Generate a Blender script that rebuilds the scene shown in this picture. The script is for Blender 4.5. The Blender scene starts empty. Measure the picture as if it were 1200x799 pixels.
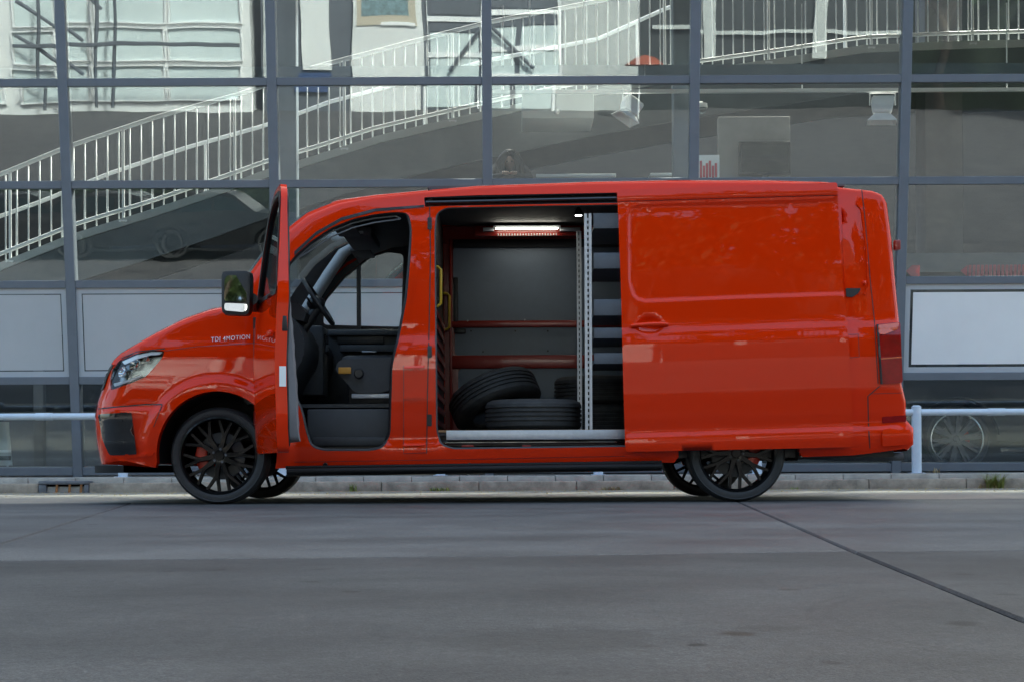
import bpy, bmesh, math, random
import numpy as np
from mathutils import Vector, Matrix, geometry
from math import radians, sin, cos, pi, tan, atan2, sqrt

random.seed(7)
rng = np.random.default_rng(7)
sc = bpy.context.scene
COL = sc.collection

# ------------------------------------------------------------------ camera
F = 1653.0; CX, HY = 595.0, 543.0            # focal length and principal point in pixels of a 1200 px wide frame
CAMY, CAMZ = -10.8, 0.273
ROLL = radians(0.28)
cam = bpy.data.cameras.new("camera")
cam.sensor_width = 36.0
cam.lens = 36.0 * F / 1200.0
cam.shift_x = 5.0 / 1200.0
cam.shift_y = 143.5 / 1200.0
cam.clip_start = 0.05; cam.clip_end = 3000
camo = bpy.data.objects.new("camera", cam); COL.objects.link(camo)
camo.matrix_world = Matrix.Translation((0, CAMY, CAMZ)) @ Matrix.Rotation(radians(90), 4, 'X') @ Matrix.Rotation(-ROLL, 4, 'Z')
sc.camera = camo

# ------------------------------------------------------------------ sky, sun, exposure
SUN_EL, SUN_AZ = radians(48), radians(30)    # sun behind the showroom, which shades the van and the road
w = bpy.data.worlds.new("World"); sc.world = w; w.use_nodes = True
nt = w.node_tree
sky = nt.nodes.new("ShaderNodeTexSky"); sky.sky_type = 'NISHITA'; sky.sun_disc = False
sky.sun_elevation = SUN_EL; sky.sun_rotation = SUN_AZ
sky.air_density = 1.0; sky.dust_density = 5.0; sky.ozone_density = 1.0
bg = nt.nodes["Background"]; bg.inputs['Strength'].default_value = 0.15
nt.links.new(sky.outputs[0], bg.inputs['Color'])
sl = bpy.data.lights.new("sun", 'SUN'); sl.energy = 3.3; sl.angle = radians(3); sl.color = (1.0, 0.975, 0.94)
so = bpy.data.objects.new("sun", sl); COL.objects.link(so)
sdir = Vector((sin(SUN_AZ) * cos(SUN_EL), cos(SUN_AZ) * cos(SUN_EL), sin(SUN_EL)))
so.rotation_euler = sdir.to_track_quat('Z', 'Y').to_euler(); so.location = (0, 30, 40)
sc.view_settings.view_transform = 'Standard'; sc.view_settings.look = 'None'
sc.view_settings.exposure = 2.25; sc.view_settings.gamma = 1.0
sc.view_settings.use_white_balance = True; sc.view_settings.white_balance_temperature = 6700; sc.view_settings.white_balance_tint = 0
sc.cycles.use_denoising = True
sc.cycles.max_bounces = 10; sc.cycles.transparent_max_bounces = 24
sc.cycles.glossy_bounces = 5; sc.cycles.diffuse_bounces = 4
sc.cycles.sample_clamp_indirect = 6.0
sc.cycles.caustics_reflective = False; sc.cycles.caustics_refractive = False

# ------------------------------------------------------------------ pixel <-> world
cr, sr = cos(ROLL), sin(ROLL)
def rayd(px, py):
    dx, dy = px - CX, HY - py
    return (dx * cr + dy * sr) / F, (-dx * sr + dy * cr) / F
def P(px, py, y):                            # point of the plane Y = y seen at this place of the picture
    a, b = rayd(px, py); k = y - CAMY
    return Vector((a * k, y, CAMZ + b * k))
def G(px, py, z=0.0):                        # point of the ground seen there
    a, b = rayd(px, py); k = (z - CAMZ) / b
    return Vector((a * k, CAMY + k, z))
ALPHA = radians(6.5); FY0, FZ0 = 4.9, 0.17   # the glass front leans out over the pavement
FU = Vector((0, -sin(ALPHA), cos(ALPHA))); FN = Vector((0, -cos(ALPHA), -sin(ALPHA)))
FB = Vector((0, FY0, FZ0))
def FP(px, py):                              # point of the leaning glass front
    a, b = rayd(px, py); d = Vector((a, 1, b)); c = Vector((0, CAMY, CAMZ))
    t = (FB - c).dot(FN) / d.dot(FN)
    return c + d * t
def FS(p):
    return (p - FB).dot(FU)
def R(px, py, y):                            # point of the plane Y = y seen mirrored in the glass front
    a, b = rayd(px, py); d = Vector((a, 1, b)); h = FP(px, py)
    r = d - 2 * d.dot(FN) * FN
    t = (y - h.y) / r.y
    return h + r * t

# ------------------------------------------------------------------ materials
def mat(name, col, rough=0.5, metal=0.0, coat=0.0, coat_rough=0.03, spec=0.5, noise=0.0, nscale=8.0, bump=0.0, bscale=60.0, trans=0.0, rnoise=0.0, bdist=0.01):
    m = bpy.data.materials.new(name); m.use_nodes = True
    t = m.node_tree; b = t.nodes["Principled BSDF"]
    b.inputs['Base Color'].default_value = (*col, 1); b.inputs['Roughness'].default_value = rough
    b.inputs['Metallic'].default_value = metal
    b.inputs['Specular IOR Level'].default_value = spec
    if coat: b.inputs['Coat Weight'].default_value = coat; b.inputs['Coat Roughness'].default_value = coat_rough
    tc = t.nodes.new("ShaderNodeTexCoord")
    if noise or rnoise:
        n = t.nodes.new("ShaderNodeTexNoise"); n.inputs['Scale'].default_value = nscale; n.inputs['Detail'].default_value = 6
        n.inputs['Roughness'].default_value = 0.65
        t.links.new(tc.outputs['Object'], n.inputs['Vector'])
        if noise:
            r = t.nodes.new("ShaderNodeValToRGB")
            lo = [max(0, c * (1 - noise)) for c in col]; hi = [min(1, c * (1 + noise)) for c in col]
            r.color_ramp.elements[0].position = 0.3; r.color_ramp.elements[1].position = 0.7
            r.color_ramp.elements[0].color = (*lo, 1); r.color_ramp.elements[1].color = (*hi, 1)
            t.links.new(n.outputs['Fac'], r.inputs['Fac']); t.links.new(r.outputs[0], b.inputs['Base Color'])
        if rnoise:
            mr = t.nodes.new("ShaderNodeMapRange")
            mr.inputs['From Min'].default_value = 0.3; mr.inputs['From Max'].default_value = 0.7
            mr.inputs['To Min'].default_value = max(0, rough - rnoise); mr.inputs['To Max'].default_value = min(1, rough + rnoise)
            t.links.new(n.outputs['Fac'], mr.inputs['Value']); t.links.new(mr.outputs[0], b.inputs['Roughness'])
    if bump:
        n2 = t.nodes.new("ShaderNodeTexNoise"); n2.inputs['Scale'].default_value = bscale; n2.inputs['Detail'].default_value = 5
        t.links.new(tc.outputs['Object'], n2.inputs['Vector'])
        bp = t.nodes.new("ShaderNodeBump"); bp.inputs['Strength'].default_value = bump; bp.inputs['Distance'].default_value = bdist
        t.links.new(n2.outputs['Fac'], bp.inputs['Height']); t.links.new(bp.outputs[0], b.inputs['Normal'])
    if trans: b.inputs['Transmission Weight'].default_value = trans
    return m

def glass(name, tint=(0.8, 0.85, 0.87), refl=0.12, edge=0.6, rough=0.0, wave=0.0, wscale=1.0):
    m = bpy.data.materials.new(name); m.use_nodes = True
    t = m.node_tree; t.nodes.remove(t.nodes["Principled BSDF"])
    out = t.nodes["Material Output"]
    tr = t.nodes.new("ShaderNodeBsdfTransparent"); tr.inputs[0].default_value = (*tint, 1)
    gl = t.nodes.new("ShaderNodeBsdfGlossy"); gl.inputs['Roughness'].default_value = rough
    gl.inputs['Color'].default_value = (0.88, 0.96, 1.0, 1)
    lw = t.nodes.new("ShaderNodeLayerWeight"); lw.inputs['Blend'].default_value = 0.25
    mr = t.nodes.new("ShaderNodeMapRange"); mr.inputs['To Min'].default_value = refl; mr.inputs['To Max'].default_value = edge
    t.links.new(lw.outputs['Fresnel'], mr.inputs['Value'])
    mx = t.nodes.new("ShaderNodeMixShader")
    t.links.new(mr.outputs[0], mx.inputs[0]); t.links.new(tr.outputs[0], mx.inputs[1]); t.links.new(gl.outputs[0], mx.inputs[2])
    t.links.new(mx.outputs[0], out.inputs['Surface'])
    if wave:
        tc = t.nodes.new("ShaderNodeTexCoord")
        n = t.nodes.new("ShaderNodeTexNoise"); n.inputs['Scale'].default_value = wscale; n.inputs['Detail'].default_value = 1
        t.links.new(tc.outputs['Object'], n.inputs['Vector'])
        bp = t.nodes.new("ShaderNodeBump"); bp.inputs['Strength'].default_value = wave; bp.inputs['Distance'].default_value = 0.01
        t.links.new(n.outputs['Fac'], bp.inputs['Height']); t.links.new(bp.outputs[0], gl.inputs['Normal']); t.links.new(bp.outputs[0], lw.inputs['Normal'])
    return m

def emis(name, col, s):
    m = bpy.data.materials.new(name); m.use_nodes = True
    b = m.node_tree.nodes["Principled BSDF"]
    b.inputs['Base Color'].default_value = (*col, 1)
    b.inputs['Emission Color'].default_value = (*col, 1); b.inputs['Emission Strength'].default_value = s
    return m

M = {}
M['red'] = mat("red_paint", (0.70, 0.027, 0.0015), 0.38, coat=1.0, coat_rough=0.015, spec=0.0, bump=0.03, bscale=900, bdist=0.0006)
M['red'].node_tree.nodes['Principled BSDF'].inputs['Coat IOR'].default_value = 1.40
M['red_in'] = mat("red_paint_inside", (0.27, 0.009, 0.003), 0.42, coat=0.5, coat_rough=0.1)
M['black'] = mat("black_plastic", (0.012, 0.012, 0.013), 0.45, rnoise=0.1, nscale=30)
M['bowl'] = mat('lamp_bowl', (0.16, 0.17, 0.175), 0.25, metal=0.8, noise=0.5, nscale=18)
M['step'] = mat('step_black', (0.007, 0.007, 0.008), 0.55, spec=0.25)
M['gloss'] = mat("gloss_black", (0.008, 0.008, 0.009), 0.12, coat=1.0)
M['trim'] = mat("dark_trim", (0.022, 0.023, 0.025), 0.55, noise=0.2, nscale=25, bump=0.15, bscale=500, bdist=0.001)
M['trim2'] = mat("charcoal_trim", (0.045, 0.047, 0.05), 0.6, noise=0.12, nscale=18, bump=0.15, bscale=400, bdist=0.001)
M['greytrim'] = mat("grey_trim", (0.16, 0.165, 0.175), 0.55, noise=0.06, nscale=12)
M['liner'] = mat("headliner", (0.10, 0.10, 0.105), 0.85, noise=0.12, nscale=9, bump=0.2, bscale=300, bdist=0.001)
M['pillar'] = mat("pale_pillar_trim", (0.42, 0.44, 0.45), 0.6)
M['rubber'] = mat("tyre_rubber", (0.017, 0.017, 0.018), 0.62, noise=0.3, nscale=20, bump=0.2, bscale=150, bdist=0.002)
M['rubber2'] = mat("worn_tyre_rubber", (0.036, 0.035, 0.034), 0.72, noise=0.35, nscale=14, bump=0.35, bscale=120, bdist=0.003)
M['rim'] = mat("black_alloy", (0.004, 0.004, 0.0045), 0.35, spec=0.1, coat=0.3, coat_rough=0.03)
M['silver'] = mat("bright_alloy", (0.62, 0.63, 0.65), 0.25, metal=1.0)
M['disc'] = mat("brake_steel", (0.10, 0.10, 0.105), 0.6, metal=0.0, spec=0.3, noise=0.15, nscale=30)
M['caliper'] = mat("red_caliper", (0.5, 0.03, 0.01), 0.4)
M['alu'] = mat("aluminium", (0.46, 0.48, 0.52), 0.42, metal=0.65, noise=0.08, nscale=30)
M['panel'] = mat("slate_panel", (0.135, 0.17, 0.225), 0.5, noise=0.08, nscale=6, rnoise=0.08)
M['shelf'] = mat("shelf_grey", (0.12, 0.135, 0.155), 0.5, noise=0.08, nscale=10)
M['wood'] = mat("plywood_edge", (0.35, 0.2, 0.09), 0.7, noise=0.3, nscale=40)
M['floor_in'] = mat("cargo_floor", (0.03, 0.03, 0.032), 0.6, noise=0.3, nscale=20)
M['yellow'] = mat("yellow_plastic", (0.62, 0.38, 0.02), 0.45)
M['amber'] = mat("amber_tag", (0.55, 0.25, 0.03), 0.4)
M['white'] = mat("white_paint", (0.86, 0.87, 0.87), 0.45, noise=0.05, nscale=4)
M['label'] = mat("white_label", (0.8, 0.8, 0.78), 0.6)
M['chrome'] = mat("chrome", (0.85, 0.85, 0.86), 0.08, metal=1.0)
M['mirror'] = mat("mirror_glass", (0.9, 0.92, 0.93), 0.02, metal=1.0)
M['vglass'] = glass("van_glass", (0.86, 0.91, 0.91), 0.02, 0.5)
M['dglass'] = glass("tinted_door_glass", (0.35, 0.40, 0.42), 0.07, 0.65)
M['lens'] = glass("headlight_lens", (0.95, 0.97, 0.98), 0.025, 0.45)
M['tail'] = mat("tail_light_red", (0.27, 0.003, 0.003), 0.2, coat=0.5, spec=0.2, noise=0.25, nscale=14)
M['tail2'] = mat("tail_light_amber", (0.6, 0.07, 0.01), 0.1, coat=1.0)
M['led'] = emis("led_strip_lit", (1.0, 0.93, 0.84), 3.2)
M['spot'] = emis("led_spot_lit", (0.9, 0.94, 1.0), 14.0)
M['fglass'] = glass("showroom_glass", (0.955, 0.985, 0.985), 0.068, 0.7, wave=0.08, wscale=1.3)
M['film'] = mat("frosted_film", (0.45, 0.465, 0.475), 0.35, noise=0.06, nscale=0.9, coat=0.6, coat_rough=0.04)
M['film2'] = mat("pale_film_border", (0.42, 0.45, 0.48), 0.4, coat=0.5, coat_rough=0.05)
M['film_lit'] = mat('frosted_film_lit', (0.78, 0.79, 0.79), 0.35, noise=0.05, nscale=0.9, coat=0.6, coat_rough=0.04)  # same film, with the brighter light of the right panes put into the colour
M['frame'] = mat("slate_aluminium_frame", (0.135, 0.155, 0.182), 0.45, metal=0.1, noise=0.07, nscale=5)
M['rail'] = mat("pale_blue_rail_paint", (0.52, 0.60, 0.68), 0.38, noise=0.07, nscale=7, bump=0.08, bscale=80)
M['kerb'] = mat("kerb_concrete", (0.30, 0.255, 0.20), 0.9, noise=0.42, nscale=7, bump=0.5, bscale=90, bdist=0.006)
M['kerb2'] = mat("edging_concrete", (0.36, 0.34, 0.30), 0.9, noise=0.25, nscale=6, bump=0.5, bscale=90, bdist=0.006)
M['iron'] = mat("cast_iron", (0.11, 0.115, 0.125), 0.6, noise=0.3, nscale=15, bump=0.3, bscale=80)
M['rust'] = mat("rusty_iron", (0.34, 0.15, 0.05), 0.8, noise=0.4, nscale=25)
M['hole'] = mat("drain_dark", (0.01, 0.009, 0.008), 0.9)
M['leaf'] = mat("leaf_green", (0.20, 0.23, 0.05), 0.6, noise=0.4, nscale=9)
M['dry'] = mat("dry_grass", (0.34, 0.26, 0.13), 0.8, noise=0.3, nscale=9)
M['sky_bank'] = mat('sky_bank_green', (0.016, 0.026, 0.012), 0.9, noise=0.6, nscale=0.35)
M['bark'] = mat("bark", (0.11, 0.085, 0.06), 0.9, noise=0.4, nscale=6)
M['foliage'] = mat("tree_foliage", (0.05, 0.085, 0.025), 0.6, noise=0.45, nscale=1.2)
M['foliage2'] = mat("dark_tree_foliage", (0.035, 0.062, 0.022), 0.6, noise=0.45, nscale=1.0)
M['in_floor'] = mat("showroom_floor", (0.03, 0.031, 0.033), 0.35, noise=0.12, nscale=3)
M['in_wall'] = mat("showroom_back_wall", (0.028, 0.031, 0.034), 0.7, noise=0.2, nscale=0.6)
M['ramp'] = mat("ramp_grey_steel", (0.085, 0.10, 0.112), 0.5, noise=0.2, nscale=1.5)
M['column'] = mat("steel_column_paint", (0.16, 0.195, 0.23), 0.5, noise=0.1, nscale=2)
M['column_pale'] = mat('partition_board', (0.27, 0.27, 0.265), 0.7, noise=0.1, nscale=3)
M['column2'] = mat("concrete_column", (0.13, 0.13, 0.14), 0.7, noise=0.15, nscale=2)
M['upper'] = mat("sun_block_cladding", (0.2, 0.21, 0.22), 0.6, noise=0.1, nscale=1)
M['white2'] = mat("spotlight_white", (0.9, 0.9, 0.89), 0.4, noise=0.04, nscale=10)
M['grey_alloy'] = mat('grey_alloy', (0.10, 0.10, 0.11), 0.35, metal=0.8)
M['suv'] = mat("graphite_paint", (0.008, 0.008, 0.009), 0.45, spec=0.2, coat=0.5)
M['hair'] = mat("dark_hair", (0.018, 0.013, 0.01), 0.5, noise=0.5, nscale=30)
M['hair2'] = mat("brown_hair_ends", (0.10, 0.06, 0.03), 0.5, noise=0.5, nscale=30)
M['skin'] = mat("skin", (0.42, 0.27, 0.2), 0.5)
M['cloth'] = mat("dark_clothing", (0.03, 0.035, 0.04), 0.85, noise=0.3, nscale=12)
M['desk'] = mat("desk_white", (0.55, 0.57, 0.57), 0.5)
M['screen'] = mat("dark_screen", (0.006, 0.012, 0.014), 0.12, coat=0.5)
M['redsign'] = mat("red_print", (0.5, 0.03, 0.05), 0.5)
M['arrow'] = mat("red_film_print", (0.42, 0.07, 0.09), 0.4, noise=0.1, nscale=30)
M['render_white'] = mat("white_render", (0.72, 0.73, 0.72), 0.8, noise=0.06, nscale=0.4)
M['pale_wall'] = mat("pale_grey_wall", (0.48, 0.50, 0.49), 0.8, noise=0.08, nscale=0.5)
M['dark_wall'] = mat("dark_cladding", (0.02, 0.024, 0.028), 0.6, noise=0.2, nscale=0.5)
M['mid_wall'] = mat("slate_grey_wall", (0.09, 0.10, 0.12), 0.7, noise=0.15, nscale=0.5)
M['blue'] = mat("blue_panel", (0.03, 0.06, 0.16), 0.5)
M['orange'] = mat("orange_shade", (0.26, 0.05, 0.02), 0.6)
M['pane'] = mat("far_window_pane", (0.62, 0.70, 0.70), 0.12, noise=0.1, nscale=0.4)
M['beige'] = mat("beige_picture_frame", (0.5, 0.44, 0.34), 0.7)
M['art'] = mat("picture_print", (0.16, 0.24, 0.26), 0.5, noise=0.7, nscale=3)
M['roofs'] = mat("roof_felt", (0.06, 0.06, 0.065), 0.9)

def ground_mat(name, base, dark, scale, mode):
    m = bpy.data.materials.new(name); m.use_nodes = True
    t = m.node_tree; b = t.nodes["Principled BSDF"]
    tc = t.nodes.new("ShaderNodeTexCoord")
    def noise(s, det=6, ro=0.6, stretch=None):
        n = t.nodes.new("ShaderNodeTexNoise"); n.inputs['Scale'].default_value = s; n.inputs['Detail'].default_value = det; n.inputs['Roughness'].default_value = ro
        if stretch:
            mp = t.nodes.new("ShaderNodeMapping"); mp.inputs['Scale'].default_value = stretch
            t.links.new(tc.outputs['Object'], mp.inputs[0]); t.links.new(mp.outputs[0], n.inputs['Vector'])
        else: t.links.new(tc.outputs['Object'], n.inputs['Vector'])
        return n.outputs['Fac']
    def ramp(f, a, bb, ca, cb):
        r = t.nodes.new("ShaderNodeValToRGB"); r.color_ramp.elements[0].position = a; r.color_ramp.elements[1].position = bb
        r.color_ramp.elements[0].color = (*ca, 1); r.color_ramp.elements[1].color = (*cb, 1)
        t.links.new(f, r.inputs[0]); return r.outputs[0]
    def mix(kind, fac, a, bb):
        x = t.nodes.new("ShaderNodeMix"); x.data_type = 'RGBA'; x.blend_type = kind
        if isinstance(fac, float): x.inputs[0].default_value = fac
        else: t.links.new(fac, x.inputs[0])
        for s, i in ((a, 6), (bb, 7)):
            if isinstance(s, tuple): x.inputs[i].default_value = (*s, 1)
            else: t.links.new(s, x.inputs[i])
        return x.outputs[2]
    col = ramp(noise(scale, 7), 0.32, 0.7, dark, base)
    col = mix('MULTIPLY', 0.55, col, ramp(noise(0.45, 5, 0.6, (0.5, 1.0, 1.0)), 0.3, 0.68, (0.6, 0.6, 0.62), (1.15, 1.15, 1.15)))
    col = mix('MULTIPLY', 0.9, col, ramp(noise(230, 3, 0.7), 0.38, 0.62, (0.55, 0.55, 0.55), (1.4, 1.4, 1.4)))
    col = mix('MULTIPLY', 0.7, col, ramp(noise(44, 5, 0.75), 0.36, 0.64, (0.62, 0.62, 0.62), (1.34, 1.34, 1.34)))
    col = mix('MULTIPLY', 0.7, col, ramp(noise(95, 3, 0.7), 0.36, 0.64, (0.66, 0.66, 0.66), (1.3, 1.3, 1.3)))
    if mode == 'road': col = mix('MULTIPLY', 0.6, col, ramp(noise(1.0, 6, 0.6, (0.5, 1.3, 1.0)), 0.36, 0.6, (0.62, 0.61, 0.62), (1.12, 1.12, 1.12)))
    if mode == 'road':
        spots = ramp(noise(7.5, 2, 0.4), 0.26, 0.29, (0.28, 0.26, 0.25), (1, 1, 1))
        col = mix('MULTIPLY', 0.75, col, spots)
        light = ramp(noise(31, 1, 0.4), 0.76, 0.79, (1, 1, 1), (1.7, 1.7, 1.7))
        col = mix('MULTIPLY', 0.6, col, light)
        # oil stain and curved tyre mark
        for (sx, sy, rx, ry, cc) in ((G(866, 742).x, G(866, 742).y, 0.035, 0.05, (0.35, 0.27, 0.22)), (G(905, 736).x, G(905, 736).y, 0.07, 0.05, (0.75, 0.74, 0.73)), (G(650, 748).x, G(650, 748).y, 0.22, 0.22, (0.72, 0.72, 0.72)), (G(815, 755).x, G(815, 755).y, 0.02, 0.025, (0.25, 0.25, 0.25)), (G(1128, 730).x, G(1128, 730).y, 0.04, 0.05, (0.45, 0.45, 0.45))):
            mp = t.nodes.new("ShaderNodeMapping"); mp.inputs['Location'].default_value = (-sx / rx, -sy / ry, 0); mp.inputs['Scale'].default_value = (1 / rx, 1 / ry, 0)
            t.links.new(tc.outputs['Object'], mp.inputs[0])
            ad = t.nodes.new("ShaderNodeVectorMath"); ad.operation = 'ADD'
            nn = t.nodes.new("ShaderNodeTexNoise"); nn.inputs['Scale'].default_value = 16
            t.links.new(tc.outputs['Object'], nn.inputs['Vector'])
            sc_ = t.nodes.new("ShaderNodeVectorMath"); sc_.operation = 'SCALE'; sc_.inputs[3].default_value = 1.2
            t.links.new(nn.outputs['Color'], sc_.inputs[0])
            t.links.new(mp.outputs[0], ad.inputs[0]); t.links.new(sc_.outputs[0], ad.inputs[1])
            sb = t.nodes.new("ShaderNodeVectorMath"); sb.operation = 'SUBTRACT'; sb.inputs[1].default_value = (0.6, 0.6, 0.6)
            t.links.new(ad.outputs[0], sb.inputs[0])
            m0 = t.nodes.new("ShaderNodeVectorMath"); m0.operation = 'MULTIPLY'; m0.inputs[1].default_value = (1, 1, 0)
            t.links.new(sb.outputs[0], m0.inputs[0])
            ln = t.nodes.new("ShaderNodeVectorMath"); ln.operation = 'LENGTH'; t.links.new(m0.outputs[0], ln.inputs[0])
            col = mix('MULTIPLY', 1.0, col, ramp(ln.outputs['Value'], 0.55, 1.0, cc, (1, 1, 1)))
        c0 = G(985, 742); rr = 0.8
        for k in (0, 1):
            vm = t.nodes.new("ShaderNodeVectorMath"); vm.operation = 'DISTANCE'; vm.inputs[1].default_value = (c0.x + rr + 0.035 * k, c0.y + 0.15, 0)
            sp = t.nodes.new("ShaderNodeVectorMath"); sp.operation = 'MULTIPLY'; sp.inputs[1].default_value = (1, 1, 0)
            t.links.new(tc.outputs['Object'], sp.inputs[0]); t.links.new(sp.outputs[0], vm.inputs[0])
            ms = t.nodes.new("ShaderNodeMath"); ms.operation = 'SUBTRACT'; ms.inputs[1].default_value = rr
            t.links.new(vm.outputs['Value'], ms.inputs[0])
            ab = t.nodes.new("ShaderNodeMath"); ab.operation = 'ABSOLUTE'; t.links.new(ms.outputs[0], ab.inputs[0])
            col = mix('MULTIPLY', 0.35, col, ramp(ab.outputs[0], 0.004, 0.012, (0.55, 0.55, 0.55), (1, 1, 1)))
    t.links.new(col, b.inputs['Base Color'])
    b.inputs['Roughness'].default_value = 0.72 if mode == 'road' else 0.9
    b.inputs['Specular IOR Level'].default_value = 0.35
    rr_ = t.nodes.new("ShaderNodeMapRange"); rr_.inputs['From Min'].default_value = 0.3; rr_.inputs['From Max'].default_value = 0.7; rr_.inputs['To Min'].default_value = 0.5; rr_.inputs['To Max'].default_value = 0.8
    t.links.new(noise(1.1, 5), rr_.inputs[0]); 
    if mode == 'road': t.links.new(rr_.outputs[0], b.inputs['Roughness'])
    bp = t.nodes.new("ShaderNodeBump"); bp.inputs['Strength'].default_value = 0.5; bp.inputs['Distance'].default_value = 0.004
    t.links.new(noise(170, 3), bp.inputs['Height']); t.links.new(bp.outputs[0], b.inputs['Normal'])
    return m
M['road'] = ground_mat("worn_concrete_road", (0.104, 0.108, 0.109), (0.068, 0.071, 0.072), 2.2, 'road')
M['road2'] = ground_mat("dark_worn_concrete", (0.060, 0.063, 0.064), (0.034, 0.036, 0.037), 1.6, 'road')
M['tar'] = mat("joint_tar", (0.012, 0.012, 0.013), 0.8)
M['soil'] = mat("ground_asphalt", (0.07, 0.07, 0.072), 0.9, noise=0.2, nscale=1)

def brick_mat(name, c1, c2, mort, bw, bh, rot=0.0, ms=0.008, dirt=(0.27, 0.245, 0.2)):
    m = bpy.data.materials.new(name); m.use_nodes = True
    t = m.node_tree; b = t.nodes["Principled BSDF"]
    tc = t.nodes.new("ShaderNodeTexCoord"); mp = t.nodes.new("ShaderNodeMapping"); mp.inputs['Rotation'].default_value = (0, 0, rot)
    t.links.new(tc.outputs['Object'], mp.inputs[0])
    br = t.nodes.new("ShaderNodeTexBrick"); br.inputs['Scale'].default_value = 1.0
    br.inputs['Color1'].default_value = (*c1, 1); br.inputs['Color2'].default_value = (*c2, 1); br.inputs['Mortar'].default_value = (*mort, 1)
    br.inputs['Brick Width'].default_value = bw; br.inputs['Row Height'].default_value = bh; br.inputs['Mortar Size'].default_value = ms
    t.links.new(mp.outputs[0], br.inputs['Vector'])
    n = t.nodes.new("ShaderNodeTexNoise"); n.inputs['Scale'].default_value = 1.3; n.inputs['Detail'].default_value = 8; n.inputs['Roughness'].default_value = 0.7
    t.links.new(tc.outputs['Object'], n.inputs['Vector'])
    r = t.nodes.new("ShaderNodeValToRGB"); r.color_ramp.elements[0].position = 0.42; r.color_ramp.elements[1].position = 0.62
    r.color_ramp.elements[0].color = (0, 0, 0, 1); r.color_ramp.elements[1].color = (0.8, 0.8, 0.8, 1)
    t.links.new(n.outputs['Fac'], r.inputs[0])
    x = t.nodes.new("ShaderNodeMix"); x.data_type = 'RGBA'; x.inputs[7].default_value = (*dirt, 1)
    t.links.new(r.outputs[0], x.inputs[0]); t.links.new(br.outputs['Color'], x.inputs[6])
    t.links.new(x.outputs[2], b.inputs['Base Color'])
    b.inputs['Roughness'].default_value = 0.9
    bp = t.nodes.new("ShaderNodeBump"); bp.inputs['Strength'].default_value = 0.6; bp.inputs['Distance'].default_value = 0.006
    t.links.new(br.outputs['Fac'], bp.inputs['Height']); bp.invert = True
    t.links.new(bp.outputs[0], b.inputs['Normal'])
    return m
M['pavers'] = brick_mat("sandy_pavers", (0.235, 0.215, 0.185), (0.19, 0.175, 0.15), (0.27, 0.245, 0.20), 0.21, 0.105, 0.0)
M['pavement'] = brick_mat("pavement_tiles", (0.26, 0.25, 0.235), (0.22, 0.215, 0.2), (0.15, 0.14, 0.13), 0.3, 0.3)
M['forecourt'] = brick_mat("red_brown_paving", (0.072, 0.067, 0.070), (0.049, 0.047, 0.050), (0.026, 0.025, 0.026), 0.42, 0.21, radians(12), 0.02, (0.080, 0.075, 0.075))

# ------------------------------------------------------------------ mesh helpers
def nb(): return bmesh.new()
def add_box(bm, x0, x1, y0, y1, z0, z1, mtx=None, bev=0.0):
    vs = [Vector((x, y, z)) for x in (x0, x1) for y in (y0, y1) for z in (z0, z1)]
    if mtx: vs = [mtx @ v for v in vs]
    v = [bm.verts.new(p) for p in vs]
    fs = [(0, 1, 3, 2), (4, 6, 7, 5), (0, 4, 5, 1), (2, 3, 7, 6), (0, 2, 6, 4), (1, 5, 7, 3)]
    faces = [bm.faces.new([v[i] for i in f]) for f in fs]
    if bev:
        es = set(e for f in faces for e in f.edges)
        bmesh.ops.bevel(bm, geom=list(es), offset=bev, segments=2, affect='EDGES', profile=0.5)
def add_tube(bm, pts, r, seg=8, closed=False, caps=True):
    pts = [Vector(p) for p in pts]; n = len(pts); rings = []
    rs = r if isinstance(r, (list, tuple)) else [r] * n
    prev = None
    for i, p in enumerate(pts):
        a = pts[i - 1] if (i > 0 or closed) else p
        b = pts[(i + 1) % n] if (i < n - 1 or closed) else p
        d = (b - a)
        d = d.normalized() if d.length > 1e-9 else Vector((0, 0, 1))
        if prev is None:
            up = Vector((0, 0, 1)) if abs(d.z) < 0.9 else Vector((1, 0, 0))
            u = d.cross(up).normalized()
        else:
            u = prev - d * prev.dot(d); u = u.normalized() if u.length > 1e-6 else d.orthogonal().normalized()
        prev = u; v = d.cross(u)
        rings.append([bm.verts.new(p + (u * cos(2 * pi * k / seg) + v * sin(2 * pi * k / seg)) * rs[i]) for k in range(seg)])
    m = n if closed else n - 1
    for i in range(m):
        A, B = rings[i], rings[(i + 1) % n]
        for k in range(seg):
            bm.faces.new((A[k], A[(k + 1) % seg], B[(k + 1) % seg], B[k]))
    if caps and not closed:
        bm.faces.new(rings[0][::-1]); bm.faces.new(rings[-1])
def add_lathe(bm, prof, mtx, seg=48, closed=True):   # prof: (radius, height) round local Z
    rings = []
    for (r, h) in prof:
        rings.append([bm.verts.new(mtx @ Vector((r * cos(2 * pi * k / seg), r * sin(2 * pi * k / seg), h))) for k in range(seg)])
    n = len(prof)
    for i in range(n if closed else n - 1):
        A, B = rings[i], rings[(i + 1) % n]
        for k in range(seg):
            bm.faces.new((A[k], A[(k + 1) % seg], B[(k + 1) % seg], B[k]))
    return rings
def add_prism(bm, poly, d, mtx=None):               # poly: 3D points of one outline, d: extrusion vector
    a = [bm.verts.new(mtx @ Vector(p) if mtx else Vector(p)) for p in poly]
    dv = (mtx.to_3x3() @ Vector(d)) if mtx else Vector(d)
    b = [bm.verts.new(v.co + dv) for v in a]
    n = len(a)
    fa = bm.faces.new(a); fb = bm.faces.new(b[::-1])
    for i in range(n): bm.faces.new((a[i], b[i], b[(i + 1) % n], a[(i + 1) % n]))
    bmesh.ops.triangulate(bm, faces=[fa, fb])
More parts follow.
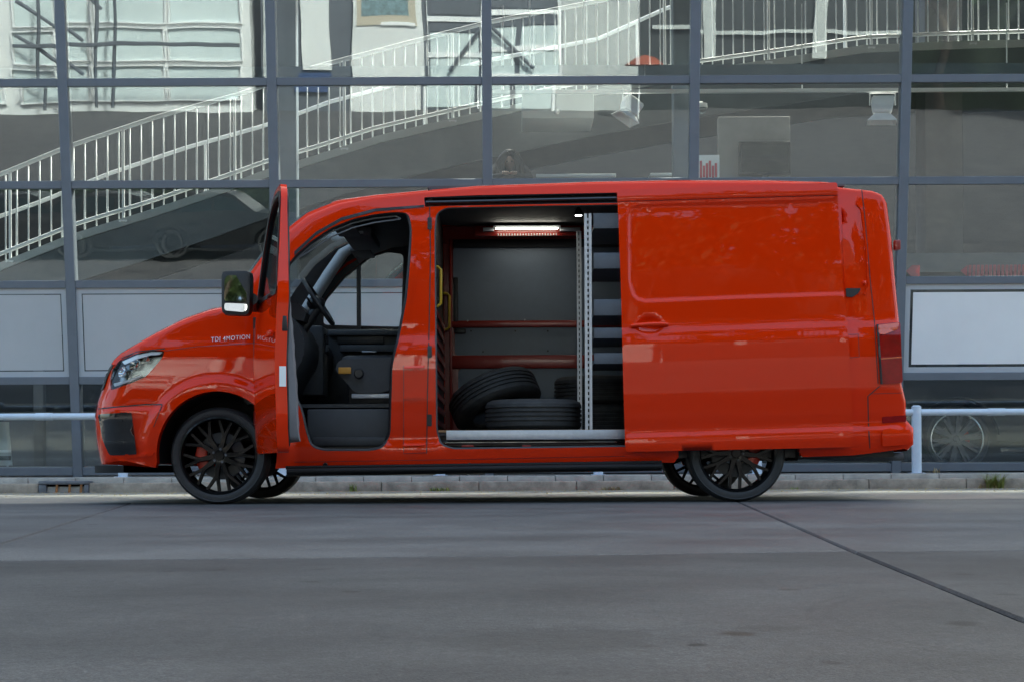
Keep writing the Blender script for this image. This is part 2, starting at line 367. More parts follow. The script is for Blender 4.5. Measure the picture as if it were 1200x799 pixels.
def add_ico(bm, c, r, sub=2, scale=(1, 1, 1)):
    bmesh.ops.create_icosphere(bm, subdivisions=sub, radius=1.0, matrix=Matrix.Translation(c) @ Matrix.Diagonal((r * scale[0], r * scale[1], r * scale[2], 1)))

def obj(name, bm, m, parent=None, smooth=None, recalc=True):
    for v in [v for v in bm.verts if not v.link_faces]: bm.verts.remove(v)
    if recalc: bmesh.ops.recalc_face_normals(bm, faces=bm.faces[:])
    me = bpy.data.meshes.new(name); bm.to_mesh(me); bm.free()
    ms = m if isinstance(m, (list, tuple)) else [m]
    for q in ms: me.materials.append(M[q] if isinstance(q, str) else q)
    if smooth is not None:
        for p in me.polygons: p.use_smooth = True
        me.set_sharp_from_angle(angle=radians(smooth))
    o = bpy.data.objects.new(name, me); COL.objects.link(o)
    if parent: setp(o, parent)
    return o
def setp(o, parent):
    o.parent = parent
    if parent.type == 'EMPTY': o.matrix_parent_inverse = parent.matrix_basis.inverted()
def thing(name, label, cat, loc=(0, 0, 0), group=None):
    o = bpy.data.objects.new(name, None); COL.objects.link(o); o.location = loc; o.empty_display_size = 0.2
    o.matrix_basis = Matrix.Translation(loc)
    return tag(o, label, cat, group)
def tag(o, label, cat, group=None):
    o['label'] = label; o['category'] = cat
    if group: o['group'] = group
    return o
def struct(o): o['kind'] = 'structure'; return o

# ------------------------------------------------------------------ ground, road, kerb
bm = nb(); add_box(bm, -400, 400, -400, 400, -1.0, -0.06); struct(obj('ground', bm, 'soil'))
bm = nb(); add_box(bm, -40, 40, -17, 3.9, -0.055, -0.022); struct(obj('joint_bed', bm, 'tar'))
def shrink(poly, d):
    c = []
    n = len(poly)
    for i in range(n):
        p0, p1, p2 = Vector(poly[i - 1]), Vector(poly[i]), Vector(poly[(i + 1) % n])
        d1 = (p1 - p0).normalized(); d2 = (p2 - p1).normalized()
        n1 = Vector((-d1.y, d1.x)); n2 = Vector((-d2.y, d2.x))
        b = (n1 + n2).normalized(); k = d / max(0.3, b.dot(n1))
        c.append(p1 + b * k)
    return c
def slab(poly, gap, m, tilt=0.0):
    area = sum(poly[i - 1][0] * poly[i][1] - poly[i][0] * poly[i - 1][1] for i in range(len(poly)))
    if area < 0: poly = poly[::-1]
    q = shrink([Vector(p) for p in poly], gap)
    b = nb(); add_prism(b, [(p.x, p.y, -0.05) for p in q], (0, 0, 0.05))
    es = [e for e in b.edges if all(v.co.z > -0.01 for v in e.verts) and len([f for f in e.link_faces if abs(f.normal.z) < 0.5]) == 1]
    b.normal_update()
    es = [e for e in b.edges if all(v.co.z > -0.01 for v in e.verts) and any(abs(f.normal.z) < 0.5 for f in e.link_faces)]
    bmesh.ops.bevel(b, geom=es, offset=0.006, segments=1, affect='EDGES')
    return struct(obj('road', b, m))
YE = -0.45
J = [G(0, 657), G(600, 651), G(1200, 643)]
ya = lambda x: float(np.interp(x, [J[0].x, J[1].x, J[2].x], [J[0].y, J[1].y, J[2].y])) if J[0].x <= x <= J[2].x else (J[0].y if x < J[0].x else J[2].y)
r0, r1, r2 = G(870, 590), G(985, 642), G(1200, 727)
l0, l1 = G(145, 592), G(0, 637)
rt = Vector((r0.x + (r0.x - r1.x) / (r0.y - r1.y) * (YE - r0.y), YE))
rm = Vector((r1.x, ya(r1.x)))
lt = Vector((l0.x + (l0.x - l1.x) / (l0.y - l1.y) * (YE - l0.y), YE))
lm = Vector((l1.x + (l1.x - l0.x) / (l1.y - l0.y) * (ya(l1.x) - l1.y), ya(l1.x)))
slab([(-40, YE), lt, lm, (-40, ya(-40))], 0.0065, 'road')
slab([lt, rt, rm, (0.0, ya(0.0)), lm], 0.0065, 'road')
slab([rt, (40, YE), (40, ya(40)), rm], 0.0065, 'road')
rb = Vector((r2.x + (r2.x - rm.x) / (r2.y - rm.y) * (-17 - r2.y) * 0.3, -17))
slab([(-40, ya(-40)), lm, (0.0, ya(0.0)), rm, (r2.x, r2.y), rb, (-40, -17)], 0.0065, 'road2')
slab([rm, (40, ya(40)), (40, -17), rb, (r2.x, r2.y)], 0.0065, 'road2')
bm = nb(); add_box(bm, -40, 40, YE + 0.004, 3.745, -0.05, -0.004); struct(obj('parking_strip', bm, 'pavers'))
# kerb: stones end to end, edging behind, pavement
kerb = nb(); add_box(kerb, -40, 40, 3.78, 3.93, -0.05, 0.06); kerb = struct(obj('kerb', kerb, 'kerb2'))
dr0, dr1 = P(45, 577, 3.75).x, P(104, 577, 3.75).x
x = dr1 + 0.004; stones = []
while x < 9: stones.append((x, x + 1.0)); x += 1.006
x = dr0 - 0.004
while x > -9: stones.append((x - 1.0, x)); x -= 1.006
for (a, b) in stones:
    q = nb(); dz = random.uniform(-0.006, 0.006)
    add_box(q, a, b, 3.75 + random.uniform(-0.005, 0.005), 3.90, -0.04, 0.098 + dz, bev=0.014)
    obj('kerbstone', q, 'kerb', kerb, 40)
x = -9.0
while x < 9:
    q = nb(); dz = random.uniform(-0.006, 0.006)
    add_box(q, x, x + 0.494, 3.905, 4.10, 0.0, 0.148 + dz, bev=0.008); obj('edging_slab', q, 'kerb2', kerb, 40); x += 0.5
bm = nb(); add_box(bm, -40, 40, 4.105, 5.0, -0.04, 0.152); struct(obj('pavement', bm, 'pavement'))
# drain inlet in the kerb
d = thing('drain_inlet', 'cast iron kerb drain inlet with rusty bars left of the van', 'drain', ((dr0 + dr1) / 2, 3.75, 0))
q = nb(); xc = (dr0 + dr1) / 2
add_box(q, dr0, dr1, 3.74, 3.90, 0.082, 0.118, bev=0.01)
add_box(q, dr0, dr0 + 0.08, 3.745, 3.90, -0.02, 0.081, bev=0.01); add_box(q, dr1 - 0.05, dr1, 3.745, 3.90, -0.02, 0.081, bev=0.01)
add_box(q, dr0 + 0.08, dr1 - 0.05, 3.746, 3.90, -0.03, 0.0)
obj('frame', q, 'iron', d, 40)
q = nb(); add_box(q, dr0 + 0.081, dr1 - 0.051, 3.86, 3.899, 0.001, 0.08); obj('throat', q, 'hole', d)
for px in (66.5, 81.5, 95):
    q = nb(); xb = P(px, 570, 3.76).x
    add_tube(q, [(xb - 0.005, 3.758, -0.01), (xb + 0.004, 3.76, 0.085)], 0.013, 6); obj('bar', q, 'rust', d, 40)

def weed(px, py, h, n, m, label, yy=3.72, z=-0.004, spread=0.1):
    c = P(px, py, yy)
    b = nb()
    for i in range(n):
        a = random.uniform(0, 2 * pi); l = h * random.uniform(0.5, 1.0); w_ = random.uniform(0.003, 0.006); lean = random.uniform(0.2, 0.9) * spread / 0.1 * h * 0.7
        x0, y0 = c.x + random.uniform(-1, 1) * spread * 0.5, yy + random.uniform(-1, 1) * 0.02
        dx, dy = cos(a), sin(a); sx, sy = -dy * w_, dx * w_
        pts = []
        for k in range(4):
            t = k / 3.0
            pts.append(Vector((x0 + dx * lean * t * t, y0 + dy * lean * t * t, z + l * (t - 0.25 * t * t))))
        vs = []
        for k, p in enumerate(pts):
            ww = (1 - k / 3.2) * (1.6 if k == 1 else 1)
            vs.append((b.verts.new(p + Vector((sx, sy, 0)) * ww), b.verts.new(p - Vector((sx, sy, 0)) * ww)))
        for k in range(3): b.faces.new((vs[k][0], vs[k][1], vs[k + 1][1], vs[k + 1][0]))
    o = obj('weed', b, m, None, recalc=False); return tag(o, label, 'weed')
weed(1166, 570, 0.24, 150, 'leaf', 'tall green weed tuft at kerb near the right end', spread=0.17)
weed(1158, 570, 0.09, 40, 'dry', 'dry straw coloured tuft beside the green weed at right', spread=0.2)
weed(414, 575, 0.14, 22, 'leaf', 'small green weed at kerb below the cab doorway', spread=0.07)
weed(516, 575, 0.07, 45, 'leaf', 'low spreading green weed at kerb below the pillar', spread=0.2)
weed(716, 573, 0.07, 40, 'dry', 'dry yellow weed at kerb below the silver shelf upright', spread=0.2)
weed(932, 571, 0.05, 16, 'leaf', 'tiny weed at kerb right of the rear wheel', spread=0.08)
weed(1095, 552, 0.12, 10, 'dry', 'dry grass wisps on the pavement under the rail', yy=4.6, z=0.152, spread=0.12)

# loose grit, sand and leaf bits washed against the kerb
vs, fs = [], []
for i in range(2600):
    x = random.uniform(-6.5, 6.5); u = random.random() ** 2; y = 3.735 - u * 1.6; r_ = random.uniform(.003, .011) * (1.6 if random.random() < .05 else 1)
    a = random.uniform(0, pi); k = len(vs); c_, s_ = cos(a) * r_, sin(a) * r_
    vs += [(x - c_, y - s_, -.004), (x + s_, y - c_, -.004), (x + c_, y + s_, -.004), (x - s_, y + c_, -.004), (x, y, -.004 + r_ * random.uniform(.3, 1.0))]
    fs += [(k, k + 1, k + 4), (k + 1, k + 2, k + 4), (k + 2, k + 3, k + 4), (k + 3, k, k + 4)]
me = bpy.data.meshes.new('grit'); me.from_pydata(vs, [], fs); me.materials.append(M['dry']); go = bpy.data.objects.new('grit', me); COL.objects.link(go); go['kind'] = 'stuff'; go['label'] = 'loose grit and leaf bits washed against the kerb'; go['category'] = 'grit'

# guard rail
gr = thing('guard_rail', 'pale blue tubular guard rail standing on the pavement behind the van', 'rail', (0, 4.2, 0.15))
RY = 4.25
for px in (-46, 144, 330, 516, 701, 887, 1074, 1262):
    x = P(px, 520, RY).x
    q = nb(); add_tube(q, [(x, RY, 0.15), (x, RY, 0.86)], 0.052, 16)
    add_tube(q, [(x, RY, 0.86), (x, RY, 0.875)], [0.052, 0.03], 16)
    obj('post', q, 'rail', gr, 40)
    q = nb(); add_box(q, x - 0.075, x + 0.075, RY - 0.075, RY + 0.075, 0.149, 0.158); obj('base_plate', q, 'rail', gr)
for px in (52, 422, 792, 1168):
    q = nb(); x = P(px, 520, RY).x; add_tube(q, [(x - 0.09, RY, 0.80), (x + 0.09, RY, 0.80)], 0.0405, 14); obj('sleeve', q, 'rail', gr, 40)
q = nb(); zr = 0.80
add_tube(q, [(-12, RY, zr), (12, RY, zr)], 0.036, 14); obj('rail', q, 'rail', gr, 40)

# ------------------------------------------------------------------ showroom front
def fpt(x, s, d=0.0): return Vector((x, 0, 0)) + FB + FU * s + FN * d
def add_fbox(b, x0, x1, s0, s1, d0, d1, bev=0):
    vs = [b.verts.new(fpt(x, s, d)) for x in (x0, x1) for s in (s0, s1) for d in (d0, d1)]
    fs = [(0, 1, 3, 2), (4, 6, 7, 5), (0, 4, 5, 1), (2, 3, 7, 6), (0, 2, 6, 4), (1, 5, 7, 3)]
    faces = [b.faces.new([vs[i] for i in f]) for f in fs]
    if bev: bmesh.ops.bevel(b, geom=list(set(e for f in faces for e in f.edges)), offset=bev, segments=1, affect='EDGES')
show = thing('showroom_front', 'leaning slate framed glass showroom front behind the van', 'building', (0, FY0, 0.15))
xm = [FP(px, py).x for px, py in ((76, 150), (320, 150), (571, 150), (813.5, 150), (1060, 150))]
pitch = (xm[4] - xm[0]) / 4
xm = [xm[0] - 2 * pitch, xm[0] - pitch] + xm + [xm[4] + pitch, xm[4] + 2 * pitch]
sm = [0.0] + [FS(FP(600, y)) for y in (443.0, 331.0, 214.5, 95.0)]
sm.append(sm[4] + (sm[4] - sm[3])); 
MW, TW = 0.052, 0.042
for x in xm:
    q = nb(); add_fbox(q, x - MW, x + MW, -0.03, sm[5], -0.10, 0.035, 0.004); obj('mullion', q, 'frame', show, 40)
for j, s in enumerate(sm):
    for i in range(len(xm) - 1):
        q = nb()
        h0, h1 = (0.0, 0.09) if j == 0 else (s - TW, s + TW)
        add_fbox(q, xm[i] + MW + 0.001, xm[i + 1] - MW - 0.001, h0, h1, -0.10, 0.028, 0.004)
        obj('transom', q, 'frame', show, 40)
panes = {}
for i in range(len(xm) - 1):
    for j in range(5):
        s0 = sm[j] + (0.09 if j == 0 else TW) - 0.006; s1 = sm[j + 1] - TW + 0.006
        x0, x1 = xm[i] + MW - 0.006, xm[i + 1] - MW + 0.006
        q = nb(); add_fbox(q, x0, x1, s0, s1, -0.008, 0.0)
        # every pane sits a hair out of true, so its mirror image breaks at the frame
        c = fpt((x0 + x1) / 2, (s0 + s1) / 2); a1, a2 = radians(random.uniform(-0.10, 0.10)), radians(random.uniform(-0.14, 0.14))
        mt = Matrix.Translation(c) @ Matrix.Rotation(a1, 4, 'X') @ Matrix.Rotation(a2, 4, 'Z') @ Matrix.Translation(-c)
        q.transform(mt)
        panes[(i, j)] = obj('glass_pane', q, 'fglass', show)
# frosted film inside the second row of panes: pale border, narrow clear gap, sheet
for i in range(len(xm) - 1):
    s0, s1 = sm[1] + TW, sm[2] - TW; x0, x1 = xm[i] + MW, xm[i + 1] - MW
    q = nb(); b_ = 0.06; D0, D1 = 0.0015, 0.004
    add_fbox(q, x0, x1, s1 - b_, s1, D0, D1); add_fbox(q, x0, x1, s0, s0 + b_, D0, D1)
    add_fbox(q, x0, x0 + b_, s0 + b_, s1 - b_, D0, D1); add_fbox(q, x1 - b_, x1, s0 + b_, s1 - b_, D0, D1)
    obj('film_border', q, 'film2', show)
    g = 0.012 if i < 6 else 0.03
    q = nb(); add_fbox(q, x0 + b_ + g, x1 - b_ - g, s0 + b_ + g, s1 - b_ - g, D0, D1); obj('film_sheet', q, 'film_lit' if i >= 6 else 'film', show)
# red arrow print on a right hand pane (third row)
def fx(px, py): return FP(px, py).x
i5 = 6
q = nb(); s0, s1, sc_ = FS(FP(1066, 325)), FS(FP(1066, 311)), FS(FP(1066, 318))
x0, x1, x2, x3 = fx(1062, 318), fx(1069, 318), fx(1073, 318), fx(1078, 318)
add_prism(q, [fpt(x0, sc_, -0.012), fpt(x1, s0, -0.012), fpt(x3, s0, -0.012), fpt(x2, sc_, -0.012), fpt(x3, s1, -0.012), fpt(x1, s1, -0.012)], FN * 0.002)
obj('chevron_print', q, 'arrow', panes[(i5, 2)])
q = nb(); a0, a1 = fx(1126, 318), fx(1134, 318)
add_prism(q, [fpt(a0, sc_, -0.012), fpt(a1, s0, -0.012), fpt(a1, s1, -0.012)], FN * 0.002)
xx = a1 + 0.012; k = 0
while xx < xm[i5 + 1] - MW - 0.03:
    add_prism(q, [fpt(xx, s0, -0.012), fpt(xx + 0.032, s0, -0.012), fpt(xx + 0.032, s1, -0.012), fpt(xx, s1, -0.012)], FN * 0.002); xx += 0.045
obj('arrow_print', q, 'arrow', panes[(i5, 2)])
# beam behind the upper transom
q = nb(); zb0, zb1 = P(600, 92, 5.3).z, P(600, 80, 5.3).z
add_box(q, -13, 13, 5.2, 5.4, zb0, zb1); obj('inner_beam', q, 'ramp', show)
# unseen wall above the picture, raised to shade the van and road
top = fpt(0, sm[5])
q = nb(); add_box(q, -26, 26, top.y - 0.08, top.y + 0.12, top.z + 0.02, 21.5); obj('shade_wall', q, 'upper', show)

q = nb(); add_box(q, -14, 14, top.y + 0.15, 8.2, 8.5, 8.7); obj('sun_block_roof', q, 'upper', show)  # unseen slab added to keep sun off the pavement and showroom floor

# showroom inside
bm = nb(); add_box(bm, -13.5, 13.5, 5.02, 15, 0.0, 0.15); struct(obj('showroom_floor', bm, 'in_floor'))
bm = nb(); add_box(bm, -13.5, 13.5, 15.0, 15.3, -0.05, 11.5); struct(obj('back_wall', bm, 'in_wall'))
for s in (-1, 1):
    bm = nb(); add_box(bm, s * 13.5 - 0.15, s * 13.5 + 0.15, 5.1, 14.99, -0.05, 9.5); struct(obj('side_wall', bm, 'in_wall'))
colz = 8.0
for (px, wpx, yy, m, lab) in ((337, 22, 5.75, 'column', 'blue grey steel column inside the glass above the open cab door'),
                          (801, 22, 5.75, 'column', 'blue grey steel column inside the glass above the sliding door'),
                          (1107, 44, 8.6, 'column2', 'broad dark grey column inside behind the red arrows'),
                          (44, 12, 6.4, 'column2', 'slim dark column inside at the lower left pane')):
    a, b_ = P(px - wpx / 2, 300, yy).x, P(px + wpx / 2, 300, yy).x
    q = nb(); add_box(q, a, b_, yy, yy + (b_ - a) * 0.9, 0.151, colz if px != 44 else 2.3, bev=0.012)
    tag(obj('interior_column', q, m, None, 40), lab, 'column')

bm = nb(); add_box(bm, -13.3, 13.3, 9.2, 14.99, 2.66, 2.90); add_box(bm, 0.3, 13.3, 7.02, 9.199, 2.66, 2.90); struct(obj('light_block_floor', bm, 'ramp'))  # slabs added to keep daylight off the ground floor
# ramp with white balustrades
T = [(-160, 262), (0, 205), (80, 172), (185, 137), (290, 108), (365, 80), (480, 50), (570, 27), (710, 0), (800, -40), (1000, -100), (1240, -120), (1400, -125)]
B = [(-160, 362), (0, 298), (85, 264), (180, 235), (260, 208), (318, 187), (352, 178), (440, 150), (570, 120), (700, 93), (820, 72), (920, 58), (1010, 44), (1100, 40), (1240, 36), (1400, 33)]
yr = lambda px: 6.7 + (px / 1200.0) * 1.2
Tp = [P(a, b_, yr(a)) for a, b_ in T]; Bp = [P(a, b_, yr(a)) for a, b_ in B]
tz = lambda x: float(np.interp(x, [p.x for p in Tp], [p.z for p in Tp]))
bz = lambda x: float(np.interp(x, [p.x for p in Bp], [p.z for p in Bp]))
by = lambda x: float(np.interp(x, [p.x for p in Bp], [p.y for p in Bp]))
def dense(pts, n=60):
    xs = np.linspace(pts[0].x, pts[-1].x, n); return xs
ramp = thing('ramp', 'dark grey steel ramp slab rising to the right behind the glass', 'ramp', (Bp[0].x, Bp[0].y, 0.15))
xs = dense(Bp, 50)
def ramp_strip(name, m, y0, y1, dz0, dz1):
    q = nb(); rows = []
    for x in xs:
        z = bz(x); y = by(x)
        rows.append([q.verts.new((x, y + a, z + c)) for a, c in ((y0, dz0), (y1, dz0), (y1, dz1), (y0, dz1))])
    for i in range(len(rows) - 1):
        for k in range(4): q.faces.new((rows[i][k], rows[i][(k + 1) % 4], rows[i + 1][(k + 1) % 4], rows[i + 1][k]))
    q.faces.new(rows[0][::-1]); q.faces.new(rows[-1])
    return obj(name, q, m, ramp, 30)
ramp_strip('slab', 'ramp', 0.06, 1.75, -0.30, -0.16)
ramp_strip('edge_plate', 'pale_wall', -0.02, 0.055, -0.21, -0.11)
ramp_strip('stringer', 'ramp', 0.0, 0.055, -0.72, -0.212)
ramp_strip('far_stringer', 'ramp', 1.76, 1.82, -0.62, -0.12)
balu = bpy.data.meshes.new('baluster')
q = nb(); add_tube(q, [(0, 0, 0), (0, 0, 1)], 0.0095, 6); q.to_mesh(balu); q.free(); balu.materials.append(M['white'])
for p_ in balu.polygons: p_.use_smooth = True
def balustrade(dy, label, step, second):
    t = thing('ramp_balustrade', label, 'railing', (Bp[0].x, Bp[0].y + dy, Bp[0].z), 'white balustrades along the ramp')
    q = nb(); add_tube(q, [(x, by(x) + dy, tz(x)) for x in dense(Tp, 70)], 0.028, 8); obj('handrail', q, 'white', t, 40)
    q = nb(); add_tube(q, [(x, by(x) + dy, bz(x)) for x in dense(Bp, 70)], 0.026, 8); obj('lower_rail', q, 'white', t, 40)
    x = Bp[0].x + 0.05; k = 0
    while x < Bp[-1].x:
        o = bpy.data.objects.new('baluster', balu); COL.objects.link(o); setp(o, t)
        o.location = (x, by(x) + dy, bz(x) - (0.10 if not second else 0.0)); o.scale = (1, 1, tz(x) - bz(x) + (0.10 if not second else 0)); k += 1
        if k % 10 == 3:
            q = nb(); xx = x + step * 0.4
            add_tube(q, [(xx, by(xx) + dy, bz(xx) - 0.17), (xx, by(xx) + dy, tz(xx))], 0.019, 8)
            add_box(q, xx - 0.05, xx + 0.05, by(xx) + dy - 0.03, by(xx) + dy + 0.03, bz(xx) - 0.155, bz(xx) - 0.135)
            for u in (-0.035, 0.035): add_tube(q, [(xx + u, by(xx) + dy - 0.04, bz(xx) - 0.15), (xx + u, by(xx) + dy - 0.0, bz(xx) - 0.15)], 0.014, 6)
            obj('post', q, 'white', t, 40)
        x += step
balustrade(0.0, 'white balustrade on the near edge of the ramp', 0.137, False)
balustrade(1.7, 'white balustrade on the far edge of the ramp, behind the near one', 0.30, True)

# mezzanine with desks, person, partition
mz = thing('mezzanine', 'thin floor of the mezzanine behind the glass above the van roof', 'mezzanine', (P(800, 216, 5.6).x, 5.6, 2.75))
a, b_ = P(566, 300, 5.5).x, P(1004, 300, 5.5).x
MZ = 3.02
q = nb(); add_box(q, a, b_, 5.45, 7.0, MZ - 0.27, MZ); obj('floor_slab', q, 'ramp', mz)
q = nb(); add_box(q, a - 0.04, b_ + 0.04, 5.40, 5.445, MZ - 0.3, MZ + 0.03); obj('edge_trim', q, 'frame', mz)
for (p0, p1, pz, yy, lab) in ((628, 722, 204, 5.95, 'long pale desk behind the glass above the cargo opening'), (762, 790, 203, 6.2, 'short pale desk beside the steel column')):
    a, b_ = P(p0, pz, yy).x, P(p1, pz, yy).x; z1 = P((p0 + p1) / 2, pz, yy).z
    t = thing('desk', lab, 'desk', ((a + b_) / 2, yy, MZ), None)
    q = nb(); add_box(q, a, b_, yy, yy + 0.6, z1 - 0.04, z1, bev=0.008); obj('top', q, 'desk', t, 40)
    q = nb(); add_box(q, a + 0.03, b_ - 0.03, yy + 0.05, yy + 0.07, MZ + 0.1, z1 - 0.041); obj('front_panel', q, 'desk', t)
    for lx in (a + 0.05, b_ - 0.05):
        for ly in (yy + 0.1, yy + 0.52):
            q = nb(); add_tube(q, [(lx, ly, MZ), (lx, ly, z1 - 0.04)], 0.02, 8); obj('leg', q, 'alu', t, 40)
# white partition, dark screen, red poster on the right of the column
yy = 6.6
a, b_ = P(842, 150, yy).x, P(926, 150, yy).x; z1 = P(880, 137, yy).z
q = nb(); add_box(q, a, b_, yy, yy + 0.12, MZ, z1, bev=0.01); pt = tag(obj('partition', q, 'column_pale', None, 40), 'pale partition wall behind the glass right of the steel column', 'partition')
a, b_ = P(866, 170, 6.45).x, P(927, 170, 6.45).x; z0, z1 = P(890, 205, 6.45).z, P(890, 166, 6.45).z
t = thing('display_screen', 'dark screen standing before the pale partition', 'screen', ((a + b_) / 2, 6.5, MZ))
q = nb(); add_box(q, a, b_, 6.45, 6.52, z0, z1, bev=0.01); obj('casing', q, 'black', t, 40)
q = nb(); add_box(q, a + 0.03, b_ - 0.03, 6.446, 6.4495, z0 + 0.03, z1 - 0.03); obj('panel', q, 'screen', t)
q = nb(); add_box(q, (a + b_) / 2 - 0.04, (a + b_) / 2 + 0.04, 6.46, 6.5, MZ, z0 - 0.001); add_box(q, (a + b_) / 2 - 0.2, (a + b_) / 2 + 0.2, 6.4, 6.56, MZ + 0.001, MZ + 0.02); obj('stand', q, 'black', t)
a, b_ = P(818, 190, 6.2).x, P(843, 190, 6.2).x; z1 = P(830, 182, 6.2).z
t = thing('poster_stand', 'small red and white poster on a stand beside the steel column', 'poster stand', ((a + b_) / 2, 6.2, MZ))
q = nb(); add_box(q, a, b_, 6.2, 6.23, MZ, z1); obj('board', q, 'white', t)
for k in range(6):
    u = a + 0.02 + (b_ - a - 0.04) * k / 6
    q = nb(); add_box(q, u, u + (b_ - a) / 9, 6.196, 6.1995, z1 - 0.32 + 0.05 * (k % 2), z1 - 0.07 - 0.03 * ((k * 2) % 3)); obj('red_print', q, 'redsign', t)
# white boxed duct
a, b_ = P(612, 130, 6.2).x, P(696, 130, 6.2).x
q = nb(); add_box(q, a, b_, 6.2, 6.9, P(650, 139, 6.2).z, P(650, 106, 6.2).z, bev=0.01)
du = thing('air_duct', 'white boxed air duct hung behind the glass left of the first spotlight', 'duct', ((a + b_) / 2, 6.5, P(650, 139, 6.2).z))
obj('casing', q, 'pale_wall', du, 40)
q = nb(); add_ico(q, P(653, 131, 6.19), 0.035, 2); obj('sensor', q, 'white2', du, 60)
for lx in (a + 0.1, b_ - 0.1):
    q = nb(); add_tube(q, [(lx, 6.5, P(650, 106, 6.2).z), (lx, 6.5, 6.2)], 0.012, 6); obj('hanger', q, 'white', du)
# lighting track, spotlights, dome camera
TY = 5.62
q = nb(); zt = P(880, 107, TY).z; add_box(q, P(577, 107, TY).x, P(1330, 107, TY).x, TY - 0.025, TY + 0.025, zt - 0.02, zt + 0.02)
tr = thing('lighting_track', 'thin white lighting track running behind the glass below the upper transom', 'track', (2.0, TY, zt))
obj('track', q, 'white', tr)
for px in (590, 700, 940, 1180):
    q = nb(); xx = P(px, 107, TY).x; add_tube(q, [(xx, TY, zt + 0.02), (xx, TY, 5.6)], 0.008, 6); obj('drop_rod', q, 'white', tr)
def spotlight(px, py, rz, ry, label, sc0=0.8):
    c = P(px, py, TY)
    t = thing('spotlight', label, 'spotlight', (c.x, TY, zt - 0.02), 'white showroom spotlights')
    mt = Matrix.Translation(c) @ Matrix.Rotation(rz, 4, 'Z') @ Matrix.Rotation(ry, 4, 'Y') @ Matrix.Scale(sc0, 4)
    q = nb()
    prof = [(0.105, 0.13, 0.09), (0.135, 0.15, -0.01), (0.12, 0.125, -0.09), (0.07, 0.08, -0.14)]
    rings = []
    hx = [(1, 1), (-1, 1), (-1, -1), (1, -1)]
    for (ax, ay, z) in ((0.16, 0.12, 0.17), (0.165, 0.125, 0.13), (0.14, 0.105, -0.03), (0.115, 0.085, -0.08)):
        rings.append([q.verts.new(mt @ Vector((u * ax, v * ay, z))) for u, v in hx])
    for i in range(3):
        for k in range(4): q.faces.new((rings[i][k], rings[i][(k + 1) % 4], rings[i + 1][(k + 1) % 4], rings[i + 1][k]))
    q.faces.new(rings[0]); q.faces.new(rings[-1][::-1])
    bmesh.ops.bevel(q, geom=q.edges[:], offset=0.014, segments=2, affect='EDGES')
    obj('body', q, 'white2', t, 35)
    q = nb(); rings = []
    for (ax, ay, z) in ((0.105, 0.08, -0.082), (0.125, 0.10, -0.10), (0.20, 0.155, -0.185), (0.205, 0.16, -0.2), (0.19, 0.145, -0.2), (0.10, 0.08, -0.11)):
        rings.append([q.verts.new(mt @ Vector((u * ax, v * ay, z))) for u, v in hx])
    for i in range(5):
        for k in range(4): q.faces.new((rings[i][k], rings[i][(k + 1) % 4], rings[i + 1][(k + 1) % 4], rings[i + 1][k]))
    q.faces.new(rings[-1][::-1])
    obj('reflector', q, 'white2', t, 30)
    q = nb()
    top_ = Vector((c.x, TY, zt - 0.02)); l_ = mt @ Vector((0.18, 0, 0.05)); r_ = mt @ Vector((-0.18, 0, 0.05))
    add_tube(q, [l_, l_ + Vector((0, 0, 0.14)), top_ + (l_ - c) * 0.3 - Vector((0, 0, 0.02)), top_ + (r_ - c) * 0.3 - Vector((0, 0, 0.02)), r_ + Vector((0, 0, 0.14)), r_], 0.009, 6); obj('bracket', q, 'white2', t, 40)
spotlight(738, 128, radians(25), radians(28), 'white spotlight tilted to the left beside the white air duct', 0.70)
spotlight(1034, 128, radians(-12), radians(3), 'white spotlight hanging straight down at the right')
cc = P(823, 127, 5.9)
t = thing('dome_camera', 'small white dome camera on the steel column', 'camera', cc)
q = nb(); add_ico(q, cc - Vector((0, 0, 0.02)), 0.05, 2); obj('dome', q, 'dglass', t, 60)
q = nb(); add_lathe(q, [(0.001, 0.05), (0.06, 0.05), (0.062, 0.0), (0.001, 0.0)], Matrix.Translation(cc), 20, False); obj('base', q, 'white2', t, 40)
q = nb(); add_tube(q, [cc + Vector((-0.16, 0, 0.06)), cc + Vector((0, 0, 0.06)), cc + Vector((0, 0, 0.04))], 0.02, 8); obj('arm', q, 'white2', t, 40)

# sign board inside, left edge
a, b_ = P(-22, 530, 5.7).x, P(14, 530, 5.7).x; a2, b2 = P(-22, 496, 5.7).x, P(10, 496, 5.7).x
z0, z1 = P(0, 545, 5.7).z, P(0, 494, 5.7).z
t = thing('sign_board', 'pale easel sign board inside the glass at the lower left edge', 'sign', ((a + b_) / 2, 5.7, 0.15))
q = nb(); add_prism(q, [(a, 5.7, z0), (b_, 5.7, z0), (b2, 5.7, z1), (a2, 5.7, z1)], (0, 0.02, 0)); obj('board', q, 'pale_wall', t)
for (u, v) in ((0.30, 0.36), (0.12, 0.22)):
    q = nb(); za, zb = z0 + (z1 - z0) * u, z0 + (z1 - z0) * v
    add_box(q, a, b_ - 0.01, 5.694, 5.699, min(za, zb), max(za, zb)); obj('stripe', q, 'white' if u > 0.2 else 'dark_wall', t)
for u in (a + 0.06, b_ - 0.06):
    q = nb(); add_tube(q, [(u, 5.72, 0.15), (u, 5.72, z1 - 0.06)], 0.012, 6); obj('leg', q, 'alu', t)
# low wall and kitchen-like furniture of the ground floor, dark behind the glass
q = nb(); add_box(q, -10, -3.2, 8.3, 8.5, 0.151, 1.0); tag(obj('low_counter', q, 'column2', None), 'dark low counter inside the showroom behind the lower left panes', 'counter')

